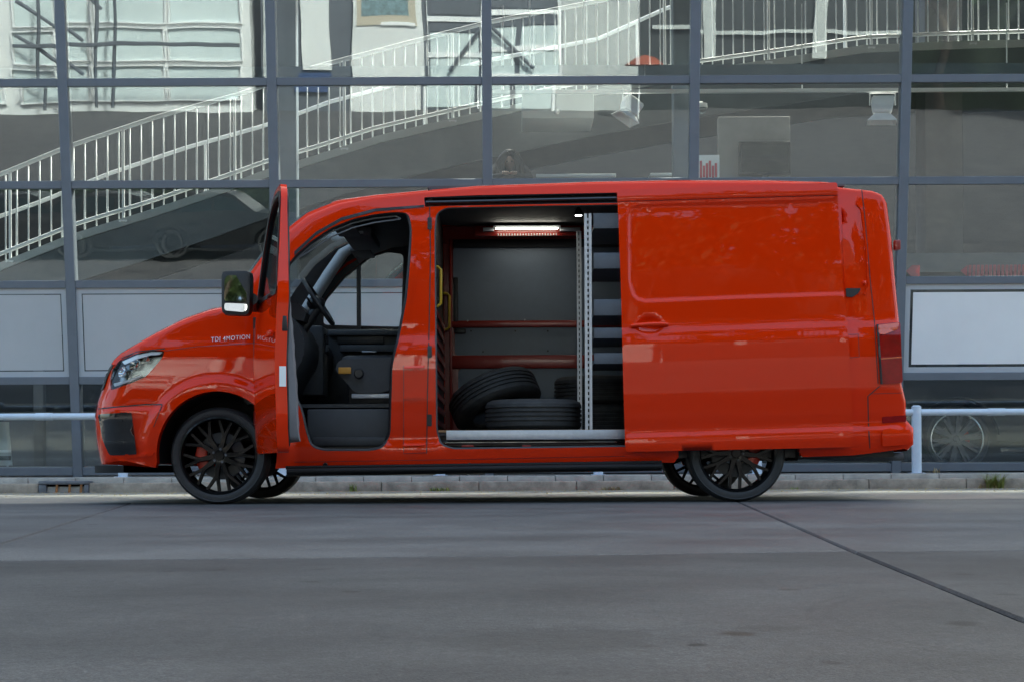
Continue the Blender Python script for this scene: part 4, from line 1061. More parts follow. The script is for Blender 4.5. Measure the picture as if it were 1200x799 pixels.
# ---------------- wheels
def wheel(parent, x, y, s, z=WR, R=WR, rr=0.265, width=0.235, spin=0.0, rim_m='rim', cal_side=1, nsp=10, spoke_m=None):
    """s = -1 faces the camera side"""
    mt = Matrix.Translation((x, y, z)) @ Matrix.Rotation(radians(90) * (1 if s < 0 else -1), 4, 'X')   # local +Z points outwards
    h = width / 2
    q = nb(); add_lathe(q, [(rr - .004, h - .018), (rr - .004, -h + .018), (rr + .02, -h + .006), (rr - .01, -h + 0.01)], mt, 64, True)
    add_lathe(q, [(rr, h - .022), (rr + .008, h - .006), (rr - .004, h - .003), (rr - .014, h - .016), (rr - .016, h - .05)], mt, 64, False)
    wh = obj('wheel', q, rim_m if rim_m == 'rim' else 'silver', parent, 40)
    q = nb(); g_ = 0.008
    prof = [(rr - .002, -h + .012), (rr + .03, -h - .002), (R - .03, -h + .002), (R - .006, -h + .022), (R, -h + .035)]
    for k in range(4):
        c = -h + .035 + (width - .07) * (k + 1) / 5
        prof += [(R, c - .006), (R - g_, c - .005), (R - g_, c + .005), (R, c + .006)]
    prof += [(R, h - .035), (R - .006, h - .022), (R - .03, h - .002), (rr + .055, h + .003), (rr + .05, h + .0), (rr + .03, h + .002), (rr + .012, h - .004), (rr - .002, h - .012)]
    add_lathe(q, prof, mt, 72, True); obj('tyre', q, 'rubber', wh, 30)
    # spokes: forked pairs
    q = nb(); zf = h - 0.035
    def bar(p0, p1, w0, w1, z0, z1, th):
        a = Vector((p0[0], p0[1], 0)); b = Vector((p1[0], p1[1], 0)); d = (b - a).normalized(); n_ = Vector((-d.y, d.x, 0))
        t0 = [a + n_ * w0 + Vector((0, 0, z0)), a - n_ * w0 + Vector((0, 0, z0)), b - n_ * w1 + Vector((0, 0, z1)), b + n_ * w1 + Vector((0, 0, z1))]
        lowv = [a + n_ * w0 * 1.3 + Vector((0, 0, z0 - th)), a - n_ * w0 * 1.3 + Vector((0, 0, z0 - th)), b - n_ * w1 * 1.3 + Vector((0, 0, z1 - th)), b + n_ * w1 * 1.3 + Vector((0, 0, z1 - th))]
        tv = [q.verts.new(mt @ p) for p in t0]; lv = [q.verts.new(mt @ p) for p in lowv]
        q.faces.new(tv); q.faces.new(lv[::-1])
        for i in range(4): q.faces.new((tv[i], lv[i], lv[(i + 1) % 4], tv[(i + 1) % 4]))
    pol = lambda r, a: (r * cos(a), r * sin(a))
    for k in range(nsp):
        a = 2 * pi * k / nsp + spin; st = 2 * pi / nsp
        if rim_m == 'rim':
            sgn = 1 if k % 2 else -1
            bar(pol(.045, a), pol(.140, a + sgn * st * .10), .017, .0125, zf - .003, zf - .001, .03)
            bar(pol(.136, a + sgn * st * .10), pol(rr - .006, a - st * .27), 0.0105, .0085, zf - .001, zf + .001, .028)
            bar(pol(.136, a + sgn * st * .10), pol(rr - .006, a + st * .30), 0.0105, .0085, zf - .001, zf + .001, .028)
        else:
            bar(pol(.05, a), pol(rr - .005, a - st * .14), .022, .014, zf - .003, zf + .001, .03)
            bar(pol(.05, a), pol(rr - .005, a + st * .14), .022, .014, zf - .003, zf + .001, .03)
    add_lathe(q, [(.001, zf - .004), (.03, zf - .004), (.034, zf - .012), (.062, zf - .010), (.07, zf - .02), (.07, zf - .06), (.001, zf - .06)], mt, 40, False)
    obj('rim', q, spoke_m or rim_m, wh, 30)
    q = nb()
    for k in range(5):
        a = 2 * pi * k / 5 + spin
        add_lathe(q, [(.001, zf - .002), (.009, zf - .002), (.011, zf - .012)], mt @ Matrix.Translation((.047 * cos(a), .047 * sin(a), 0)), 8, False)
    obj('wheel_bolts', q, 'iron', wh, 40)
    q = nb()
    add_lathe(q, [(.09, -.005), (.165, -.005), (.167, -.009), (.167, -.021), (.165, -.025), (.09, -.025)], mt, 48, True)
    obj('brake_disc', q, 'disc', wh, 40)
    q = nb(); cs = []
    a0_, a1_ = (radians(150), radians(215)) if cal_side > 0 else (radians(-30), radians(45))
    for i in range(9):
        a = a0_ + (a1_ - a0_) * i / 8
        cs.append([q.verts.new(mt @ Vector((r_ * cos(a), r_ * sin(a), zz_))) for r_, zz_ in ((.10, .0), (.10, .028), (.12, .036), (.165, .036), (.178, .026), (.178, .0))])
    for i in range(8):
        for k in range(6): q.faces.new((cs[i][k], cs[i][(k + 1) % 6], cs[i + 1][(k + 1) % 6], cs[i + 1][k]))
    q.faces.new(cs[0]); q.faces.new(cs[-1][::-1])
    obj('brake_caliper', q, 'caliper', wh, 40)
    return wh
YW = 0.98 - 0.1175 - 0.02
wheel(van, WB_X[0], -YW, -1, spin=radians(7)); wheel(van, WB_X[1], -YW, -1, spin=radians(-3), cal_side=-1)
wheel(van, WB_X[0], YW, 1, spin=0.3); wheel(van, WB_X[1], YW, 1, spin=0.5)
for xw in WB_X:
    q = nb(); add_tube(q, [(xw, -0.72, WR), (xw, 0.72, WR)], 0.045, 10); obj('axle', q, 'black', van, 40)

# ---------------- sliding door, pushed back along the flank
RECESS = [(737, 330), (737.5, 250), (741, 240), (750, 237.6), (860, 234.6), (1010, 230), (1010, 344), (860, 349), (757, 353.4), (748, 351.5), (742, 346)]
def to_px(x, z, y=-1.06):
    k = F / (y - CAMY); zz = (z - CAMZ) * k; xx = x * k
    return CX + xx * cr - zz * sr, HY - (xx * sr + zz * cr)
def Wdoor(x, z):
    x = np.asarray(x, float); z = np.asarray(z, float)
    base = W0(x, z) + 0.05 * np.clip((x - 2.2) / 0.7, 0, 1) ** 2 + 0.072
    px, py = to_px(x, z)
    p = np.stack([px.ravel(), py.ravel()], 1)
    sd = np.where(inside(RECESS, p), 1, -1) * pdist(RECESS, p)
    s = np.clip((sd + 0.6) / 3.2, 0, 1); s = s * s * (3 - 2 * s)
    e = ((p[:, 0] - 761) / 15.5) ** 2 + ((p[:, 1] - 381.5) / 10.5) ** 2
    cup = np.clip(1 - e, 0, 1) ** 0.6
    lip = np.clip((231 - (p[:, 0] - 860) * 0.028 - p[:, 1]) / 3.0, 0, 1)
    return base - (0.012 * s + 0.03 * cup - 0.012 * lip).reshape(x.shape)
SD = rounded([(723, 223), (850, 218.8), (981, 214), (984.5, 290), (988.5, 340), (993, 372), (997.5, 450), (1000, 500), (999, 523.3), (942, 524.8), (733, 529), (730.5, 450), (727.5, 330), (724.5, 250)], 3)
ex = []
for d_ in (-2.4, -0.6, 1.0, 2.6, 4.5):
    c_ = np.array(resample(RECESS, 6.0)); cen = np.array([870.0, 292.0])
    v_ = np.gradient(c_, axis=0); v_ /= np.maximum(np.hypot(*v_.T)[:, None], 1e-6); n_ = np.stack([v_[:, 1], -v_[:, 0]], 1)
    ex += [tuple(p) for p in c_ - n_ * d_]
for pyl in (226, 229.5, 232.5, 383.5, 386, 388.5, 391, 397, 400, 402.5, 405, 408, 459, 501.5, 504, 506.5, 509, 511.5, 514, 517):
    ex += [(px, pyl - (px - 860) * 0.03) for px in np.arange(726, 998, 6.5)]
ex += [(x, y) for x in np.arange(744, 779, 2.6) for y in np.arange(370, 394, 2.4)]
ex = [p for p in ex if inside(SD, np.array([p]))[0]]
# thin out points that crowd each other
seen = {}; ex2 = []
for p in ex:
    k_ = (round(p[0] / 1.6), round(p[1] / 1.3))
    if k_ in seen: continue
    seen[k_] = 1; ex2.append(p)
b_, _, _ = patch_bm(SD, Wdoor, 0.0, step=7.0, rim=0.05, extra=ex2)
sdoor = obj('sliding_door', b_, 'red', van, 42)
# handle
hp = [onflank(px, py, 0.085) for px, py in ((739, 382.2), (745, 381.4), (760, 380.4), (774, 379.9), (783, 380.2))]
q = nb(); add_tube(q, hp, [0.010, 0.015, 0.017, 0.016, 0.011], 10); q.transform(Matrix.Translation((0, 0, 0)))
obj('handle', q, 'red', sdoor, 50)
groove('door_lip_line', [(725, 236.5), (860, 232.5), (982, 229)], 'red_in', sdoor, 0.9, 0.002, Wdoor)
# inner face of the sliding door
q = nb(); a_, c_ = P(731, 500, -0.98), P(985, 240, -0.98); add_box(q, a_.x, c_.x, -1.0355, -1.02, 0.45, 1.15); obj('door_lining', q, 'trim', sdoor)

# black slide track above the opening, lower track below it
q, _, _ = patch_bm(rounded([(493, 230), (560, 227), (726, 224), (726, 239.5), (560, 243), (496, 244.5)], 2), None, -0.045, step=8)
obj('slide_track', q, 'black', van, 40)
for (y0, y1) in ((231.5, 229), (237.5, 235.5)):
    a_, c_ = onflank(499, y0, -0.018), onflank(722, y1 - 3, -0.018); q = nb(); add_tube(q, [a_, c_], 0.011, 8); obj('track_rail', q, 'gloss', van, 40)
patch('cab_gutter', [(345, 300), (370, 276), (400, 259), (440, 248), (497, 243), (497, 240.4), (440, 244.5), (400, 255), (370, 272), (345, 295)], 'black', van, off=0.004, step=6)

# seals round both openings
def seal(name, lp, r_, m, off=-0.012, dy=0.0):
    X = cast(resample(lp, 7), W, off); q = nb(); add_tube(q, [Vector(p) + Vector((0, dy, 0)) for p in X], r_, 8, closed=True); return obj(name, q, m, van, 60)
seal('door_seal', CARGO, 0.012, 'trim2'); seal('door_seal', DOOR, 0.019, 'black', -0.03)
# pillar details
groove('pillar_seam', [(503.5, 243), (504.5, 300), (503, 380), (501, 460), (500, 531)], 'black', van, 1.2)
patch('pillar_corner', rounded([(484.5, 352), (487, 300), (489, 280), (495, 280), (487, 340), (488, 370), (484, 400), (470, 419), (463, 433), (462, 428), (470, 398), (479, 378)], 2), 'red', van, off=0.006, step=4, rim=0.02)
for (a_, b1) in ((428, 431), (463, 466), (518, 521)):
    patch('pillar_step', [(473, a_ + 1), (498, a_), (498, b1), (473, b1 + 1)], 'red', van, off=0.010, step=5, rim=0.02)
groove('pillar_seam', [(473, 428), (473, 531), (499, 530)], 'red_in', van, 1.0)
for py in (262, 412, 492):
    patch('hinge_cover', rounded([(501, py - 7), (506, py - 7), (506, py + 7), (501, py + 7)], 1.5), 'black', van, off=0.006, step=4)
groove('sill_line', [(345, 541), (560, 537.5), (732, 534)], 'red_in', van, 0.8)
groove('rear_seam', [(1010, 223), (1014, 260), (1020, 330), (1025, 378), (1029, 449)], 'black', van, 0.9)
# rear quarter: blank window recess, track end, lamp, bumper
patch('quarter_recess', rounded([(986, 240), (1004, 239.5), (1010, 246), (1015, 290), (1017.5, 335), (1012, 345), (990, 346)], 4), 'red', van, off=0.003, rim=0.01, step=5)
patch('recess_rim', [(1004, 238), (1011, 244.5), (1016.5, 290), (1019, 336), (1014, 346), (1012.5, 345), (1017, 335), (1014.5, 290), (1009, 246), (1003.5, 239.8)], 'red', van, off=0.012, rim=0.02, step=4)
patch('track_end', rounded([(991, 338), (1009, 338), (1006, 344), (999, 348.5), (992, 348)], 1.5), 'black', van, off=0.010, rim=0.03, step=4)
q = nb(); c_ = onflank(1013, 332, 0.02); add_ico(q, c_, 0.014, 2, (1, 1, 1.4)); obj('door_stop', q, 'red', van, 60)
tail = patch('tail_light', rounded([(1028, 380), (1055, 377), (1058, 448), (1033, 449.5)], 3), 'tail', van, off=0.012, rim=0.04, step=4)
patch('indicator_lens', rounded([(1029, 381), (1054, 378), (1052, 386), (1036, 392), (1030, 391)], 2), 'tail2', tail, off=0.016, rim=0.006, step=4)
patch('lamp_divider', [(1032.5, 419.5), (1057, 417.5), (1057, 419), (1032.5, 421)], 'tail2', tail, off=0.015, rim=0.006, step=4)
patch('lamp_edge', [(1027.5, 380), (1029.5, 380), (1034.5, 449.5), (1032, 449.5)], 'black', tail, off=0.013, rim=0.01, step=4)
groove('bumper_shut_line', [(1031, 452), (1017, 464), (1018, 500), (1019.5, 526)], 'black', van, 1.2)
groove('bumper_crease', [(1019, 461), (1057, 460)], 'red_in', van, 0.8)
patch('rear_reflector', rounded([(1034, 488), (1062, 486), (1062, 493.5), (1034, 495.5)], 1), 'tail', van, off=0.006, rim=0.01, step=5)
patch('bumper_step', rounded([(1034, 503), (1056, 499), (1065, 505), (1065, 520), (1034, 523)], 3), 'red', van, off=0.02, rim=0.04, step=5)
patch('rear_sill', rounded([(938, 531), (990, 527), (1058, 522), (1057, 526), (1000, 533), (940, 535)], 1.5), 'red', van, off=0.004, rim=0.05, step=6)
q = nb(); c_ = P(1049, 288, -0.86); add_box(q, c_.x - 0.01, c_.x + 0.03, -0.9, -0.84, c_.z - 0.035, c_.z + 0.035, bev=0.008); obj('rear_door_hinge', q, 'red_in', van, 40)
# filler flap outline on the rear flank under the door edge
groove('flap_outline', [(994, 392), (1006, 391.5), (1007, 418), (995, 419)], 'red_in', van, 0.8)
for px in (930, 705):      # exhaust / bracket bits low at the rear
    pass
q = nb(); add_tube(q, [(2.0, -0.55, 0.33), (2.45, -0.62, 0.31), (2.85, -0.62, 0.31)], 0.03, 10); obj('exhaust_pipe', q, 'iron', van, 40)

# ---------------- open cab door
HX, HYY, TH = -1.755, -1.0, radians(73)
DM = Matrix.Translation((HX, HYY, 0)) @ Matrix.Rotation(-TH, 4, 'Z')
def yin(z): return float(np.interp(z, [0.3, 0.5, 0.9, 1.2, 2.1], [0.02, 0.0, -0.01, 0.0, 0.055]))
def door_loft(name, out, holes, d0, d1, m, parent, step=0.07, fin=None, smooth=35):
    V, Tn, loops = tri2d([(x * 100, z * 100) for x, z in resample(out, step)], [[(x * 100, z * 100) for x, z in resample(h, step)] for h in holes], step * 100)
    q = nb(); A = [q.verts.new(DM @ Vector((x / 100, yin(z / 100) + d0, z / 100))) for x, z in V]
    Bv = [q.verts.new(DM @ Vector((x / 100, yin(z / 100) + (d1 if fin is None else fin(x / 100, z / 100)), z / 100))) for x, z in V]
    for t in Tn:
        q.faces.new([A[i] for i in t]); q.faces.new([Bv[i] for i in t][::-1])
    for lp in loops:
        for i in range(len(lp)):
            a, b = lp[i], lp[(i + 1) % len(lp)]
            if a != b: q.faces.new((A[a], A[b], Bv[b], Bv[a]))
    return obj(name, q, m, parent, smooth)
def rnd(p, r): return [(x / 100, z / 100) for x, z in rounded([(x * 100, z * 100) for x, z in p], r)]
DO = rnd([(0.0, .35), (1.05, .35), (1.10, .55), (1.105, .95), (1.12, 1.32), (1.075, 1.70), (1.035, 1.97), (.97, 2.045), (.70, 2.04), (.50, 1.96), (.28, 1.76), (.10, 1.50), (0.0, 1.28)], 5)
DW = rnd([(.13, 1.40), (1.06, 1.36), (1.025, 1.66), (.985, 1.92), (.94, 1.97), (.71, 1.97), (.52, 1.89), (.33, 1.71)], 5)
fd = door_loft('front_door', DO, [DW], 0.0, 0.07, 'red', van, fin=lambda x, z: 0.072 - 0.034 * float(np.clip((z - 1.3) / 0.6, 0, 1)))
door_loft('window_channel', DW, [[(x + (0.55 - x) * 0.012, z + (1.65 - z) * 0.012) for x, z in DW]], 0.001, 0.066, 'black', fd, fin=lambda x, z: 0.070 - 0.034 * float(np.clip((z - 1.3) / 0.6, 0, 1)))
door_loft('window_surround', rnd([(.06, 1.37), (1.085, 1.335), (1.05, 1.66), (1.01, 1.95), (.95, 2.005), (.70, 2.005), (.50, 1.925), (.29, 1.74)], 5), [DW], -0.006, -0.001, 'black', fd)
door_loft('window_glass', DW, [], 0.014, 0.019, 'dglass', fd)
door_loft('door_trim', rnd([(.06, .42), (1.03, .42), (1.06, .6), (1.06, 1.25), (1.04, 1.36), (.10, 1.38)], 4), [], 0.082, 0.15, 'greytrim', fd,
          fin=lambda x, z: 0.092 + 0.07 * float(np.clip(1 - ((z - 0.62) / 0.75) ** 2 if z > 0.62 else 1, 0, 1)) - 0.03 * float(np.clip((x - 0.98) / 0.08, 0, 1)))
def dbox(name, x0, x1, y0, y1, z0, z1, m, parent, bev=0.006):
    q = nb(); add_box(q, x0, x1, y0, y1, z0, z1, bev=bev); q.transform(DM); return obj(name, q, m, parent, 40)
dbox('door_label', 1.106, 1.1085, 0.018, 0.060, 0.76, 0.885, 'label', fd, 0)
dbox('latch', 1.10, 1.115, 0.035, 0.07, 1.10, 1.20, 'black', fd)
dbox('outer_handle', 0.86, 1.06, -0.045, -0.012, 1.07, 1.11, 'red', fd, 0.012)
dbox('check_strap', -0.03, 0.10, 0.05, 0.07, 0.86, 0.90, 'black', fd)
for z_ in (0.55, 1.12): dbox('hinge', -0.05, 0.05, -0.004, 0.05, z_, z_ + 0.10, 'red_in', fd)
# edge seal of the door
q = nb(); add_tube(q, [DM @ Vector((x, yin(z) + 0.078 - 0.034 * float(np.clip((z - 1.3) / 0.6, 0, 1)), z)) for x, z in resample(rnd([(.03, .39), (1.03, .39), (1.07, .58), (1.075, 1.0), (1.09, 1.32), (1.045, 1.70), (1.0, 1.96), (.95, 2.01), (.70, 2.0), (.50, 1.93), (.28, 1.72), (.10, 1.47), (0.03, 1.28)], 5), 0.08)], 0.009, 6, closed=True); obj('door_edge_seal', q, 'black', fd, 60)
# outside mirror
mc = P(279, 345, -1.36)
mm = Matrix.Translation(mc) @ Matrix.Rotation(radians(-6), 4, 'Z')
q = nb()
rings = []
for (sx, sz, yy_) in ((0.085, 0.13, -0.055), (0.098, 0.148, -0.05), (0.103, 0.152, 0.0), (0.09, 0.135, 0.06), (0.05, 0.08, 0.095)):
    pts_ = rounded([(-sx * 100, -sz * 100 + 1), (sx * 100 * 0.92, -sz * 100), (sx * 100, sz * 100 * 0.9), (sx * 100 * 0.75, sz * 100), (-sx * 100 * 0.85, sz * 100), (-sx * 100, sz * 100 * 0.8)], 4, 3)
    rings.append([q.verts.new(mm @ Vector((a / 100, yy_, b / 100))) for a, b in pts_])
for i in range(len(rings) - 1):
    for k in range(len(rings[0])):
        q.faces.new((rings[i][k], rings[i][(k + 1) % len(rings[0])], rings[i + 1][(k + 1) % len(rings[0])], rings[i + 1][k]))
q.faces.new(rings[0]); q.faces.new(rings[-1][::-1])
mir = obj('door_mirror', q, 'black', van, 40)
def mglass(name, poly, y, tilt):
    q = nb(); c = Vector((sum(p[0] for p in poly) / len(poly), y, sum(p[1] for p in poly) / len(poly)))
    t_ = mm @ Matrix.Translation(c) @ tilt @ Matrix.Translation(-c)
    add_prism(q, [(a, y, b) for a, b in [(x / 100, z / 100) for x, z in rounded([(x * 100, z * 100) for x, z in poly], 1.6, 3)]], (0, 0.012, 0), t_)
    return obj(name, q, 'mirror', mir, 30)
mglass('mirror_glass', [(-.072, -.055), (.075, -.062), (.072, .10), (.05, .122), (-.055, .118), (-.07, .09)], -0.064, Matrix.Rotation(radians(12), 4, 'Z') @ Matrix.Rotation(radians(-7), 4, 'X'))
mglass('blind_spot_mirror', [(-.072, -.115), (.055, -.127), (.078, -.11), (.078, -.072), (-.072, -.066)], -0.064, Matrix.Rotation(radians(8), 4, 'Z') @ Matrix.Rotation(radians(0), 4, 'X'))
q = nb(); e_ = DM @ Vector((0.12, -0.01, 1.36)); s_ = mc + Vector((0.09, 0.02, -0.03))
add_tube(q, [s_, (s_ + e_) / 2 + Vector((0, 0, 0.0)), e_], [0.04, 0.034, 0.045], 10); obj('mirror_arm', q, 'black', mir, 50)

# ---------------- cab interior
def boxp(name, p0, p1, y0, y1, m, parent=van, bev=0.01, yy=None):       # box whose near face covers the picture rectangle p0-p1 at depth y0
    a, b = P(p0[0], p0[1], yy if yy is not None else y0), P(p1[0], p1[1], yy if yy is not None else y0)
    q = nb(); add_box(q, min(a.x, b.x), max(a.x, b.x), y0, y1, min(a.z, b.z), max(a.z, b.z), bev=bev); return obj(name, q, m, parent, 40)
cabf = boxp('cab_step', (360, 479), (456, 524), -0.86, 0.86, 'trim2')
q = nb(); add_box(q, -1.75, -0.60, -0.855, 0.855, 0.675, 0.70); obj('cab_floor', q, 'trim', van)
boxp('step_tread', (366, 512), (452, 522), -0.93, -0.862, 'trim', bev=0.01)
q = nb(); add_box(q, -2.2, -1.86, -0.86, 0.86, 0.80, 1.28, bev=0.02); obj('firewall', q, 'trim', van, 40)
q = nb(); prof = [(-1.86, .70), (-1.60, .72), (-1.52, .90), (-1.44, 1.02), (-1.43, 1.16), (-1.50, 1.30), (-1.62, 1.36), (-1.86, 1.36)]
add_prism(q, [(x, -0.84, z) for x, z in prof], (0, 1.68, 0)); bmesh.ops.bevel(q, geom=[e for e in q.edges if abs((e.verts[0].co - e.verts[1].co).normalized().y) > 0.9], offset=0.02, segments=2, affect='EDGES')
dash = obj('dashboard', q, 'trim', van, 40)
q = nb(); add_prism(q, [(x, -0.68, z) for x, z in ((-1.62, 1.33), (-1.46, 1.30), (-1.44, 1.36), (-1.50, 1.43), (-1.64, 1.44))], (0, 0.42, 0)); obj('instrument_hood', q, 'black', dash, 40)
q = nb(); add_box(q, -1.57, -1.40, -0.06, 0.22, 0.80, 1.33, bev=0.02); obj('centre_console', q, 'trim2', dash, 40)
q = nb(); add_box(q, -1.399, -1.392, 0.0, 0.2, 1.12, 1.27, bev=0.003); obj('screen', q, 'gloss', dash)
q = nb(); add_tube(q, [(-1.55, -0.44, 1.20), (-1.39, -0.44, 1.42)], [0.05, 0.035], 12); obj('steering_column', q, 'black', dash, 40)
sc0 = P(373, 354, -0.44); nrm = Vector((0.84, 0, 0.54)).normalized(); e1 = Vector((0, 1, 0)); e2 = nrm.cross(e1)
q = nb(); add_tube(q, [sc0 + (e1 * cos(a) + e2 * sin(a)) * 0.19 for a in np.linspace(0, 2 * pi, 33)[:-1]], 0.017, 10, closed=True)
sw = obj('steering_wheel', q, 'black', van, 60)
q = nb(); add_ico(q, sc0 - nrm * 0.02, 0.07, 2, (1, 1, 0.8)); obj('hub', q, 'black', sw, 60)
for a in (0.15, pi - 0.15, -pi / 2):
    q = nb(); add_tube(q, [sc0 - nrm * 0.02 + (e1 * cos(a) + e2 * sin(a)) * 0.05, sc0 + (e1 * cos(a) + e2 * sin(a)) * 0.18], 0.013, 8); obj('spoke', q, 'trim2', sw, 60)
q = nb(); add_tube(q, [sc0 - nrm * 0.05 + e1 * -0.05, sc0 - nrm * 0.04 + e1 * -0.22 + e2 * 0.03], 0.009, 6); obj('column_stalk', q, 'black', sw, 60)
# driver's seat
seat = nb(); add_box(seat, -1.20, -0.76, -0.66, -0.20, 0.90, 1.06, bev=0.045); seat = obj('seat', seat, 'trim', van, 50)
q = nb(); add_box(q, -0.80, -0.66, -0.66, -0.20, 1.0, 1.68, Matrix.Translation((-0.72, 0, 1.0)) @ Matrix.Rotation(radians(9), 4, 'Y') @ Matrix.Translation((0.72, 0, -1.0)), bev=0.05); obj('backrest', q, 'trim', seat, 50)
q = nb(); add_box(q, -0.66, -0.56, -0.56, -0.30, 1.70, 1.90, bev=0.04); obj('headrest', q, 'trim', seat, 50)
q = nb(); prof = [(398, 421), (466, 418), (466, 455), (440, 461), (416, 460), (404, 446), (392, 432)]
pp = [P(a, b, -0.70) for a, b in rounded(prof, 6)]; add_prism(q, pp, (0, 0.03, 0)); obj('seat_side_shell', q, 'trim2', seat, 40)
c_ = P(420.5, 437.5, -0.74); q = nb(); add_lathe(q, [(.001, .03), (.028, .03), (.034, .022), (.036, 0)], Matrix.Translation(c_) @ Matrix.Rotation(radians(90), 4, 'X') @ Matrix.Translation((0, 0, -0.01)), 20, False); obj('adjuster_knob', q, 'black', seat, 40)
boxp('seat_tag', (396.5, 430), (411, 437.5), -0.76, -0.72, 'amber', seat, 0.004)
q = nb(); add_box(q, -1.15, -0.78, -0.64, -0.22, 0.70, 0.90, bev=0.02); obj('seat_base', q, 'black', seat, 40)
boxp('seat_rail', (412, 461), (467, 466), -0.69, -0.66, 'alu', seat, 0.003)
q = nb(); add_box(q, -1.16, -0.76, 0.10, 0.70, 0.90, 1.05, bev=0.045); s2 = obj('passenger_seat', q, 'trim', van, 50)
q = nb(); add_box(q, -0.78, -0.62, 0.10, 0.70, 1.0, 1.62, bev=0.05); obj('backrest', q, 'trim', s2, 50)
q = nb(); add_box(q, -1.14, -0.78, 0.12, 0.68, 0.70, 0.90, bev=0.02); obj('seat_base', q, 'black', s2, 40)
# far door lining
lin = boxp('far_door_lining', (372, 386), (474, 482), 0.86, 0.90, 'trim', bev=0.015)
boxp('upper_trim', (384, 387), (472, 393), 0.80, 0.858, 'trim2', lin); boxp('armrest', (398, 404), (474, 412), 0.76, 0.858, 'trim2', lin)
boxp('pull_handle', (424, 411), (441, 413), 0.74, 0.77, 'alu', lin, 0.004); boxp('door_pocket', (418, 452), (470, 476), 0.78, 0.858, 'trim2', lin)
boxp('pocket_strip', (421, 461), (462, 465), 0.772, 0.779, 'alu', lin, 0.002); boxp('grab_pad', (395, 393), (450, 403), 0.83, 0.858, 'black', lin)
# pale trim on the far windscreen pillar, headliner, visor
q = nb(); pa_ = [P(352, 372, 0.80), P(366, 352, 0.80), P(385, 322, 0.80), P(402, 297, 0.80), P(414, 289, 0.79), P(436, 283, 0.78)]
add_tube(q, pa_, [0.04, 0.05, 0.05, 0.048, 0.035, 0.02], 8); obj('pillar_trim', q, 'pillar', van, 60)
q = nb(); P0 = [(-1.22, 1.98), (-1.12, 2.05), (-0.95, 2.11), (-0.6, 2.14), (-0.56, 2.14)]
g = [[q.verts.new((x, y, z - (0.05 if abs(y) > 0.75 else 0))) for y in (-0.88, -0.76, -0.4, 0, 0.4, 0.76, 0.88)] for x, z in P0]
for i in range(4):
    for k in range(6): q.faces.new((g[i][k], g[i + 1][k], g[i + 1][k + 1], g[i][k + 1]))
hl = obj('headliner', q, 'liner', van, 60)
q = nb(); add_box(q, -1.22, -1.0, -0.35, 0.35, 1.96, 2.03, bev=0.02); obj('overhead_console', q, 'liner', hl, 40)
for s in (-1, 1):
    q = nb(); add_box(q, -1.24, -1.08, s * 0.55 - 0.2, s * 0.55 + 0.2, 1.955, 1.975, bev=0.006); obj('sun_visor', q, 'liner', hl, 40)
q = nb(); add_box(q, -1.13, -1.06, -0.40, -0.36, 1.975, 1.99); obj('reading_lamp', q, 'pillar', hl)
seal('headliner_edge', [(p[0], p[1] + 5) for p in rounded([(345, 300), (364, 283), (388, 267), (414, 256.5), (440, 251), (464, 248.5), (470, 252), (440, 256), (414, 262), (388, 273), (364, 289)], 2)], 0.006, 'greytrim', -0.05)

# ---------------- cargo bay
FZ = P(620, 503.5, -0.93).z
q = nb(); add_box(q, -0.52, 2.72, -0.925, 0.86, FZ - 0.035, FZ); obj('cargo_floor', q, 'floor_in', van)
q = nb(); add_box(q, -0.50, 0.86, -0.932, -0.926, FZ - 0.012, FZ + 0.002); obj('floor_edge', q, 'wood', van)
boxp('sill_strip', (523, 504), (736, 514), -0.945, -0.934, 'alu', bev=0.002)
boxp('lower_track', (513, 515), (738, 525), -0.90, -0.86, 'black'); boxp('track_lip', (520, 517), (738, 519), -0.92, -0.901, 'gloss', bev=0.002)
q = nb(); add_box(q, -0.54, 2.72, -0.855, 0.86, FZ - 0.20, FZ - 0.036); obj('floor_frame', q, 'black', van)
for (px0, px1) in ((541, 555), (612, 622)): boxp('sill_clip', (px0, 521), (px1, 523), -0.925, -0.905, 'red_in', bev=0.002)
# bulkhead between cab and bay
q = nb(); add_box(q, -0.555, -0.525, -0.86, 0.87, FZ - 0.1, 2.2)
bk = obj('bulkhead', q, 'black', van)
for i in range(9):
    z_ = FZ + 0.05 + i * 0.10
    q = nb(); add_box(q, -0.524, -0.51, -0.5, 0.8, z_, z_ + 0.045, bev=0.006); obj('bulkhead_rib', q, 'red_in', bk, 40)
def handle(px, y0, y1, yy, dx, parent):
    a, b = P(px, y0, yy), P(px, y1, yy); q = nb()
    add_tube(q, [a + Vector((-dx, 0, 0.0)), a + Vector((-0.02, 0, 0.0)), a + Vector((0, 0, -0.02)), b + Vector((0, 0, 0.02)), b + Vector((-0.02, 0, 0)), b + Vector((-dx, 0, 0))], 0.011, 8); return obj('grab_handle', q, 'yellow', parent, 60)
handle(516.5, 313, 359, -0.72, 0.05, bk); handle(526.5, 344, 386, 0.80, 0.05, bk)
